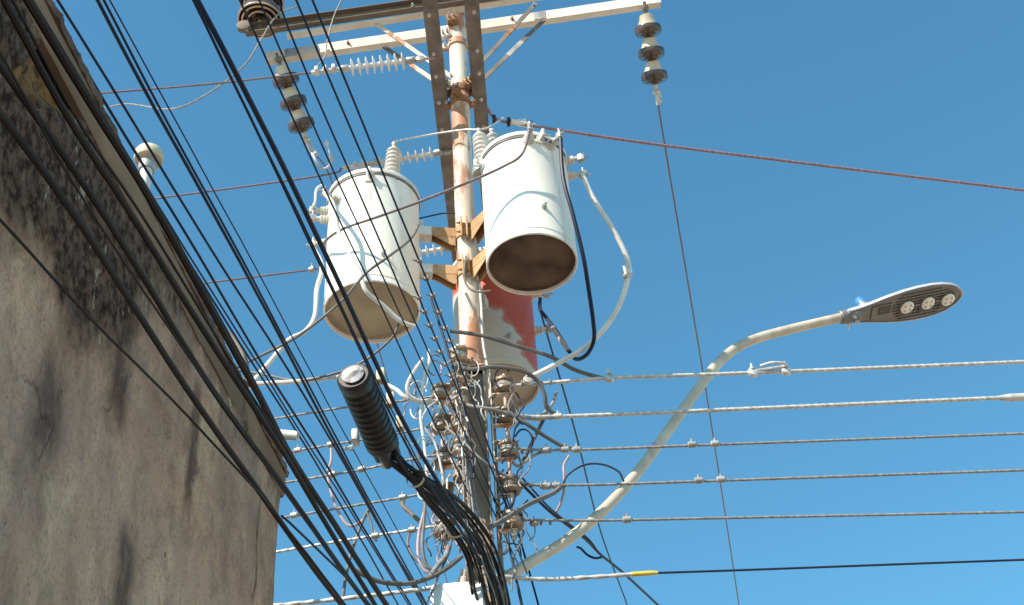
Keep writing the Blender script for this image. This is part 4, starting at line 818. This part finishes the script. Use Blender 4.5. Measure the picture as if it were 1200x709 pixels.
def tangle(label, cx0, cx1, cy0, cy1, Y0, Y1, n_, seed, mats_):
    r_ = random.Random(seed); t = Thing('wire_tangle', label, 'wire tangle', PY((cx0 + cx1) / 2, cy1, Y0))
    for k in range(n_):
        x = r_.uniform(cx0, cx1); y = r_.uniform(cy0, cy1); Y = r_.uniform(Y0, Y1); pts = []
        a = r_.uniform(0, 6.28); rr = r_.uniform(7, 15); hook = r_.random() < 0.5
        for q in range(6):
            if hook: px_, py_ = x + rr * math.cos(a + q * 0.75) * 0.75, y + rr * math.sin(a + q * 0.75)
            else:
                x += r_.uniform(-7, 7); y += r_.uniform(4, 12); px_, py_ = x, y
            pts.append(PY(px_, py_, Y + 0.015 * math.sin(q * 1.7 + k)))
        w = MB(); w.tube(spline(pts, 6), r_.choice((0.0035, 0.0045, 0.0055)), 7); t.part('loop', w, r_.choice(mats_))
tangle('tangle of small pale and dark wire loops round the wall side spools', 482, 530, 425, 650, 6.16, 6.36, 40, 5, ('white_cable', 'alu_dull', 'grey_cable', 'pink_cable'))
tangle('tangle of small dark wire loops round the lamp side spools', 580, 622, 436, 650, 6.18, 6.44, 34, 8, ('grey_cable', 'steel_dark', 'alu_dull', 'black_cable'))
tangle('tangle of bright wire ends over the front spool stack', 530, 556, 430, 600, 6.12, 6.20, 30, 12, ('alu', 'porcelain', 'steel_dark', 'alu_dull'))  # pale loop colours stand for the sunlit bits on the front stack
# earth wire down the lamp side of the tube
J('pale earth wire running down the tube between mount and racks', [PL(0.072, -0.03, 7.34), PL(0.076, -0.03, 7.1), PL(0.074, -0.03, 6.85), PL(0.094, -0.03, 6.62), PL(0.095, -0.035, 6.4)], 0.0075, 'white_cable', 'earth_wire')
J('thin hooked wire curling out of the lower mount band', [PY(546, 300, 6.28), PY(544, 325, 6.24), PY(550, 338, 6.22), PY(562, 342, 6.2), PY(575, 341, 6.2)], 0.007, 'steel_dark', 'wire_tail')
# side channel next to the post
t = Thing('cable_channel', 'narrow steel channel standing beside the post behind the lamp side rack', 'channel', PL(0.095, 0.03, 0))
w = MB(); w.box(PL(0.098, 0.02, 3.3), (0.003, 0.02, 3.3)); w.box(PL(0.112, 0.0025, 3.3), (0.011, 0.0025, 3.3)); t.part('web', w, 'post_steel', smooth=False)

# ================================================================== street cables (telephone and service lines)
ORD = 'overhead cables along the street'
def street(lab, px, r, m, z0, z1=None, ext0=7.0, ext1=22.0, **k):
    n_ = len(px); z1 = z0 if z1 is None else z1
    return wire('street_cable', lab, 'cable', [PZ(x, y, z0 + (z1 - z0) * i / (n_ - 1)) for i, (x, y) in enumerate(px)], r, m, ext0=ext0, ext1=ext1, group=ORD, wob=0.009, **k)
street('thick dusty black cable crossing the wall lowest, well below the cornice', [(0, 134), (85, 250), (224, 460), (340, 629), (401, 709)], 0.0104, 'black_dusty', 4.25, 4.35)
street('thin dark wire lowest on the wall, joining the lowest thick cable', [(0, 255), (110, 376), (191, 457), (296, 570), (346, 634), (404, 709)], 0.0042, 'black_dusty', 4.12, 4.37)
street('thick dusty black cable second lowest across the wall', [(0, 76), (120, 250), (253, 460), (340, 582), (430, 709)], 0.0101, 'black_dusty', 4.42, 4.5)
street('thin dark wire hugging the second lowest thick wall cable', [(20, 93), (88, 216), (190, 372), (330, 574), (424, 700)], 0.0037, 'black_dusty', 4.38, 4.46)
street('thick dusty black cable crossing the broken plaster patch', [(5, 0), (81, 141), (152, 247), (279, 450), (340, 544), (440, 709)], 0.0107, 'black_dusty', 4.55, 4.62)
street('thin dark wire just above the cable over the broken plaster', [(12, 0), (90, 143), (166, 255), (290, 455), (350, 549), (452, 709)], 0.0048, 'black_dusty', 4.58, 4.65)
street('thickest dusty cable, running just below the cornice edge', [(32, 0), (106, 123), (180, 243), (293, 447), (348, 548), (453, 709)], 0.0132, 'black_dusty', 4.74, 4.80)
street('thin dark wire hugging the thickest cable on its cornice side', [(40, 0), (114, 123), (188, 245), (299, 450), (353, 552), (466, 730)], 0.0042, 'black_dusty', 4.76, 4.82)
street('black cable skimming the coping and splitting from it half way', [(177, 230), (206, 280), (293, 420), (327, 473), (380, 560), (450, 680)], 0.0044, 'black_cable', 5.16, 5.16)
street('thin black wire running tight beside the coping-skimming cable', [(180, 232), (209, 280), (250, 345), (298, 420), (335, 478), (392, 570)], 0.0036, 'black_cable', 5.18, 5.18)
street('black cable crossing in front of the vent cap', [(56, 0), (124, 120), (222, 280), (303, 420), (384, 548), (470, 690)], 0.0054, 'black_cable', 5.2)
street('black cable just clear of the vent cap on the tank side', [(69, 0), (143, 120), (240, 280), (328, 420), (392, 525), (476, 668)], 0.0050, 'black_cable', 5.28)
street('thick black cable midway between vent cap and tanks, one of a touching pair', [(116, 0), (178, 120), (263, 274), (341, 420), (415, 560), (496, 709)], 0.0068, 'black_cable', 5.40)
street('thinner black cable touching the thick cable midway between vent cap and tanks', [(121, 0), (183, 120), (267, 274), (345, 420), (419, 560), (500, 709)], 0.0050, 'black_cable', 5.43)
street('hair-thin black wire beside the midway pair of cables', [(129, 0), (194, 120), (260, 242), (357, 420), (432, 560), (503, 690)], 0.0029, 'black_cable', 5.42)
T1 = [(231, 0), (260, 55), (333, 200), (437, 420), (470, 490), (512, 565), (556, 635)]
street('heavy black cable that carries the splice closure to the pole', T1, 0.0108, 'black_cable', 5.50, 5.18, ext1=0.25)
street('black cable hugging the heavy closure cable', [(226, 0), (256, 60), (324, 200), (425, 418), (462, 494), (506, 572), (552, 640)], 0.0056, 'black_cable', 5.47, 5.15, ext1=0.2)
street('thin black wire shadowing the closure cable above the closure', [(228, 0), (258, 64), (329, 208), (420, 400), (452, 470), (500, 560), (548, 636)], 0.0036, 'black_cable', 5.44, 5.13, ext1=0.2)
for px, r, lab, z in (([(297, 37), (371, 200), (452, 372), (540, 560)], 0.0040, 'black wire passing just left of the wall side insulator string', 5.62),
                   ([(303, 0), (325, 51), (391, 200), (470, 372), (545, 530)], 0.0037, 'black wire passing across the wall side insulator string', 5.62),
                   ([(326, 0), (336, 27), (407, 195), (466, 330), (510, 430), (545, 508)], 0.0040, 'black wire crossing the wall side tank through its middle', 5.64),
                   ([(347, 0), (429, 195), (488, 340), (520, 420), (548, 485)], 0.0043, 'black wire with clips crossing the wall side tank near its lug', 5.66),
                   ([(367, 0), (446, 195), (488, 295), (526, 394), (546, 450)], 0.0045, 'black wire with clips crossing the wall side tank nearest its bushing', 5.68)):
    o = street(lab, px, r, 'black_cable', z, z, ext1=1.2)
    if 'clips' in lab:
        a = V(PZ(px[2][0], px[2][1], z)); b = V(PZ(px[3][0], px[3][1], z)); c = V(PZ(px[4][0], px[4][1], z))
        for k in range(7):
            tq = (k + 0.5) / 5; q = a + (b - a) * tq if tq < 1 else b + (c - b) * (tq - 1)
            w = MB(); w.box(q, (0.011, 0.009, 0.010), bev=0.003); bolt(w, q + V((-0.010, 0, 0)), (-1, -.3, 0.2), 0.006, 0.016); add_child(o, 'clip', w, 'alu_dull')
street('black wire splitting off the lowest thick wall cable beyond the corner', [(338, 612), (390, 661), (424, 697), (450, 728)], 0.0046, 'black_cable', 4.36, 4.36, ext0=0.05)

# --- splice closure
c0 = PZ(414, 440, 5.37); c1 = PZ(449, 522, 5.33)
dc = (c1 - c0).normalized(); Lc = (c1 - c0).length
t = Thing('splice_closure', 'black ribbed cable splice closure with a pale round end cap', 'splice closure', c0)
Rc = 0.079; pr = [(Rc * 0.86, 0.0), (Rc, 0.012), (Rc, 0.055)]
nr = 9
for k in range(nr):
    z = 0.07 + (Lc - 0.14) * k / nr; q = (Lc - 0.14) / nr; pr += [(Rc * 0.90, z), (Rc * 0.90, z + q * 0.35), (Rc * 0.985, z + q * 0.5), (Rc * 0.985, z + q * 0.85), (Rc * 0.9, z + q)]
pr += [(Rc, Lc - 0.06), (Rc, Lc - 0.02), (Rc * 0.7, Lc)]
w = MB(); w.lathe(pr, c0, dc, 40); bd = t.part('body', w, 'closure_black')
w = MB(); w.lathe([(Rc * 0.64, 0.0), (Rc * 0.64, 0.006), (Rc * 0.4, 0.010), (0.01, 0.012)], c0 - dc * 0.004, -dc, 36); t.part('end_cap', w, 'closure_cap', label='pale end cap with flaking black paint')
for k, off in enumerate(((0.045, 0.0), (-0.04, 0.02), (0.0, -0.045))):
    x, y, _ = frame_of(dc); q = c1 + x * off[0] + y * off[1]
    w = MB(); w.lathe([(0.03, -0.02), (0.03, 0.03), (0.022, 0.05), (0.019, 0.10)], q, dc, 14); t.part('cable_gland', w, 'closure_black')
w = MB(); x, y, _ = frame_of(dc)
w.box(c1 + dc * 0.05 + V((-0.01, 0, -0.03)), (0.016, 0.05, 0.03), (x, dc, y), 0.004); t.part('tape_flag', w, 'vent_cream')
for fz in (0.16, 0.5, 0.84):
    w = MB(); q = c0 + dc * (Lc * fz) + V((0.10, 0, 0.055)); w.box(q, (0.018, 0.02, 0.035), bev=0.004); t.part('hanger_clip', w, 'vent_cream')
w = MB(); q = c0 + dc * (Lc * 0.86) - V((0.11, 0, -0.0)); w.box(q, (0.014, 0.035, 0.03), bev=0.004); bolt(w, q + V((-0.02, 0.05, -0.02)), (-1, 0, 0), 0.014, 0.03); t.part('side_bracket', w, 'galv_bright')

# --- black bundle into the pole
bn = Thing('cable_bundle', 'fan of black cables sweeping from the closure down the front of the pole', 'cable bundle', PY(585, 709, 6.1))
rng = random.Random(11)
NBU = 25
for k in range(NBU):
    f = k / (NBU - 1); lay = rng.uniform(-0.05, 0.05)
    a = c1 + dc * 0.06 + V((rng.uniform(-0.03, 0.05), 0, rng.uniform(-0.03, 0.03)))
    m1 = PY(498 + 16 * f, 585 - 16 * f, 5.55 + lay)
    m2 = PY(527 + 22 * f, 622 - 26 * f, 5.85 + lay)
    m3 = PY(546 + 34 * f, 655 - 14 * f, 6.04 + lay)
    e_ = PY(556 + 42 * f, 700 - 4 * f, 6.15 + lay * 0.8)
    e2 = PY(572 + 28 * f, 740, 6.22 + lay * 0.6); e3 = PY(585 + 18 * f, 800, 6.27 + lay * 0.4)
    pts = [a, m1, m2, m3, e_, e2, e3]
    if k % 4 == 1: pts = pts[2:]; pts = [PY(541 + 4 * f, 470 + 90 * f, 6.19), PY(544 + 6 * f, 520 + 70 * f, 6.16)] + pts[1:]
    w = MB(); w.tube(spline([p + V((rng.uniform(-.012, .012), 0, rng.uniform(-.012, .012))) for p in pts], 7), rng.choice((0.004, 0.005, 0.006, 0.0072)) if k % 4 != 1 else 0.0042, 7)
    bn.part('cable', w, 'alu_dull' if k % 4 == 1 else 'closure_black')
for (qx, qy, qY, hw) in ((487, 561, 5.42, 0.060), (536, 618, 5.86, 0.075)):
    q = PY(qx, qy, qY); dn = (PY(qx + 20, qy + 24, qY + 0.2) - q).normalized()
    w = MB(); w.lathe([(hw * 0.75, -0.009), (hw * 0.80, 0), (hw * 0.75, 0.009)], q, dn, 14, False, False); bn.part('tie', w, 'vent_cream')
# --- white box low on the pole
bc = PY(540, 716, 6.22)
t = Thing('junction_box', 'white rounded junction box strapped to the pole below the wires', 'junction box', bc + V((0, 0, -0.16)))
w = MB(); w.box(bc + V((-0.005, 0, -0.035)), (0.145, 0.075, 0.17), bev=0.03); t.part('housing', w, 'box_white')
w = MB(); w.box(bc + V((-0.005, -0.08, -0.035)), (0.125, 0.01, 0.15), bev=0.008); t.part('cover', w, 'box_white')
w = MB(); w.lathe([(0.03, 0), (0.03, 0.05), (0.02, 0.06), (0.02, 0.10)], bc + V((0.01, 0, 0.13)), (0.15, 0, 1), 16); t.part('cable_gland', w, 'pole_paint')
w = MB(); w.box(bc + V((0.17, 0.06, -0.03)), (0.04, 0.006, 0.05), bev=0.003); t.part('strap', w, 'galv')

# ================================================================== street lamp
b0 = PY(592, 677, 6.46)
ap = [b0 + V((-0.09, 0.0, -0.02)), b0, PY(625, 657, 6.52), PY(663, 634, 6.59), PY(705, 600, 6.66), PY(745, 556, 6.73), PY(782, 506, 6.79), PY(812, 464, 6.84), PY(836, 432, 6.88), PY(858, 411, 6.91), PY(886, 397, 6.95), PY(930, 385, 7.01), PY(990, 371, 7.08)]
lm = Thing('street_lamp', 'curved cream street lamp arm with a flat grey three-lens head', 'street lamp', b0)
w = MB(); w.tube(spline(ap, 7), 0.0315, 20); arm = lm.part('arm', w, 'lamp_pole')
w = MB(); w.box(b0 + V((-0.07, 0.0, 0.0)), (0.02, 0.05, 0.09), bev=0.004); lm.part('base_plate', w, 'lamp_pole', arm)
he = PY(992, 371, 7.08); hx = (PY(1128, 344, 7.16) - he); HL = hx.length; hx.normalize()
hy = V((0, 1, 0)); hy = (hy - hx * hy.dot(hx)).normalized(); hz = hx.cross(hy)
hy = (hy * math.cos(R_(-10)) + hz * math.sin(R_(-10))).normalized(); hz = hx.cross(hy)
def outline(k, sh=0.0):
    up_ = [(0.0, 0.055), (0.10, 0.066), (0.20, 0.085), (0.32, 0.112), (0.45, 0.134), (0.58, 0.145), (0.70, 0.145), (0.80, 0.134), (0.88, 0.112), (0.94, 0.080), (0.98, 0.043), (1.0, 0.0)]
    lo_ = [(x, -y) for x, y in reversed(up_[:-1])]
    P_ = [(x * HL, y) for x, y in up_ + lo_]; cx = 0.55 * HL
    return [((cx + (x - cx) * (1 - (1 - k) * 0.45)), y * k) for x, y in P_]
def ringstack(layers):
    w = MB(); n = len(outline(1)); vs = []; fs = []
    for k, z in layers:
        vs += [he + hx * x + hy * y + hz * z for x, y in outline(k)]
    for i in range(len(layers) - 1):
        for q in range(n): fs.append((i * n + q, i * n + (q + 1) % n, (i + 1) * n + (q + 1) % n, (i + 1) * n + q))
    fs.append(tuple(range(n - 1, -1, -1))); fs.append(tuple(range((len(layers) - 1) * n, len(layers) * n))); w.add(vs, fs); return w
head = lm.part('head', ringstack([(0.93, -0.012), (0.985, -0.014), (1.0, -0.008), (1.0, 0.002), (0.95, 0.014), (0.72, 0.030), (0.3, 0.040)]), 'lamp_rim', angle=50)
lm.part('underside', ringstack([(0.945, -0.0155), (0.90, -0.0195), (0.86, -0.0195), (0.855, -0.0150)]), 'lamp_body', head, angle=30)
for q in range(9):                                           # fine cooling ribs under the head
    yy = -0.100 + q * 0.025
    xa = HL * (0.36 + 0.10 * abs(yy) / 0.12); xb = HL * (0.93 - 0.20 * (abs(yy) / 0.12) ** 2)
    w = MB(); w.box(he + hx * ((xa + xb) / 2) + hy * yy - hz * 0.0212, ((xb - xa) / 2, 0.0035, 0.003), (hx, hy, hz)); lm.part('rib', w, 'lamp_body', head, smooth=False)
for fx, off in ((0.50, 0.0), (0.68, 0.0), (0.855, 0.004)):
    c = he + hx * (HL * fx) + hy * off - hz * 0.022
    w = MB(); w.box(c - hx * 0.008 + hy * 0.012, (0.054, 0.056, 0.005), (hx, hy, hz), 0.004); lm.part('lens_recess', w, 'lamp_dark', head)
    w = MB(); w.lathe([(0.049, 0.004), (0.049, 0.010), (0.042, 0.015), (0.02, 0.018)], c, -hz, 28); le = lm.part('lens', w, 'lens', head)
    for ax_, ay_ in ((-0.02, -0.02), (0.02, -0.02), (-0.02, 0.02), (0.02, 0.02)):
        w = MB(); w.lathe([(0.008, 0.014), (0.008, 0.020), (0.004, 0.022)], c + hx * ax_ + hy * ay_, -hz, 10); lm.part('led', w, 'led_chip', head)
for fx in (0.59, 0.768):
    w = MB(); w.box(he + hx * (HL * fx) - hz * 0.024, (0.018, 0.010, 0.004), (hx, hy, hz), 0.002); lm.part('link', w, 'lamp_body', head)
w = MB(); w.extrude([(HL * 0.20, -0.052), (HL * 0.37, -0.058), (HL * 0.37, 0.058), (HL * 0.20, 0.052)], he - hz * 0.024, hx, hy, hz, 0.006); pn = lm.part('access_panel', w, 'lamp_body', head, smooth=False)
w = MB(); w.box(he + hx * HL * 0.305 - hz * 0.0255 - hy * 0.012, (0.045, 0.030, 0.002), (hx, hy, hz)); lm.part('rating_plate', w, 'lamp_dark', head, smooth=False)
w = MB(); w.lathe([(0.040, -0.03), (0.048, -0.02), (0.048, 0.05), (0.055, 0.07), (0.050, 0.11)], he - hx * 0.02, hx, 20); cl_ = lm.part('spigot', w, 'lamp_body')
for k in range(5):
    a = R_(200 + k * 40); w = MB(); bolt(w, he + hx * (0.0 + 0.025 * (k % 3)) + hy * 0.05 * math.cos(a) + hz * 0.05 * math.sin(a), hy * math.cos(a) + hz * math.sin(a), 0.012, 0.026); lm.part('clamp_bolt', w, 'galv_bright')
ph = PY(1010, 356, 7.10)
w = MB(); w.lathe([(0.026, -0.06), (0.030, -0.02), (0.033, -0.018), (0.033, 0.03), (0.028, 0.045), (0.012, 0.05)], ph + V((0, 0, 0.0)), hz, 20); lm.part('photocell', w, 'photocell_blue', head, label='blue photocell dome')
w = MB(); w.lathe([(0.036, -0.07), (0.036, -0.02)], ph, hz, 20); lm.part('photocell_base', w, 'galv', head)
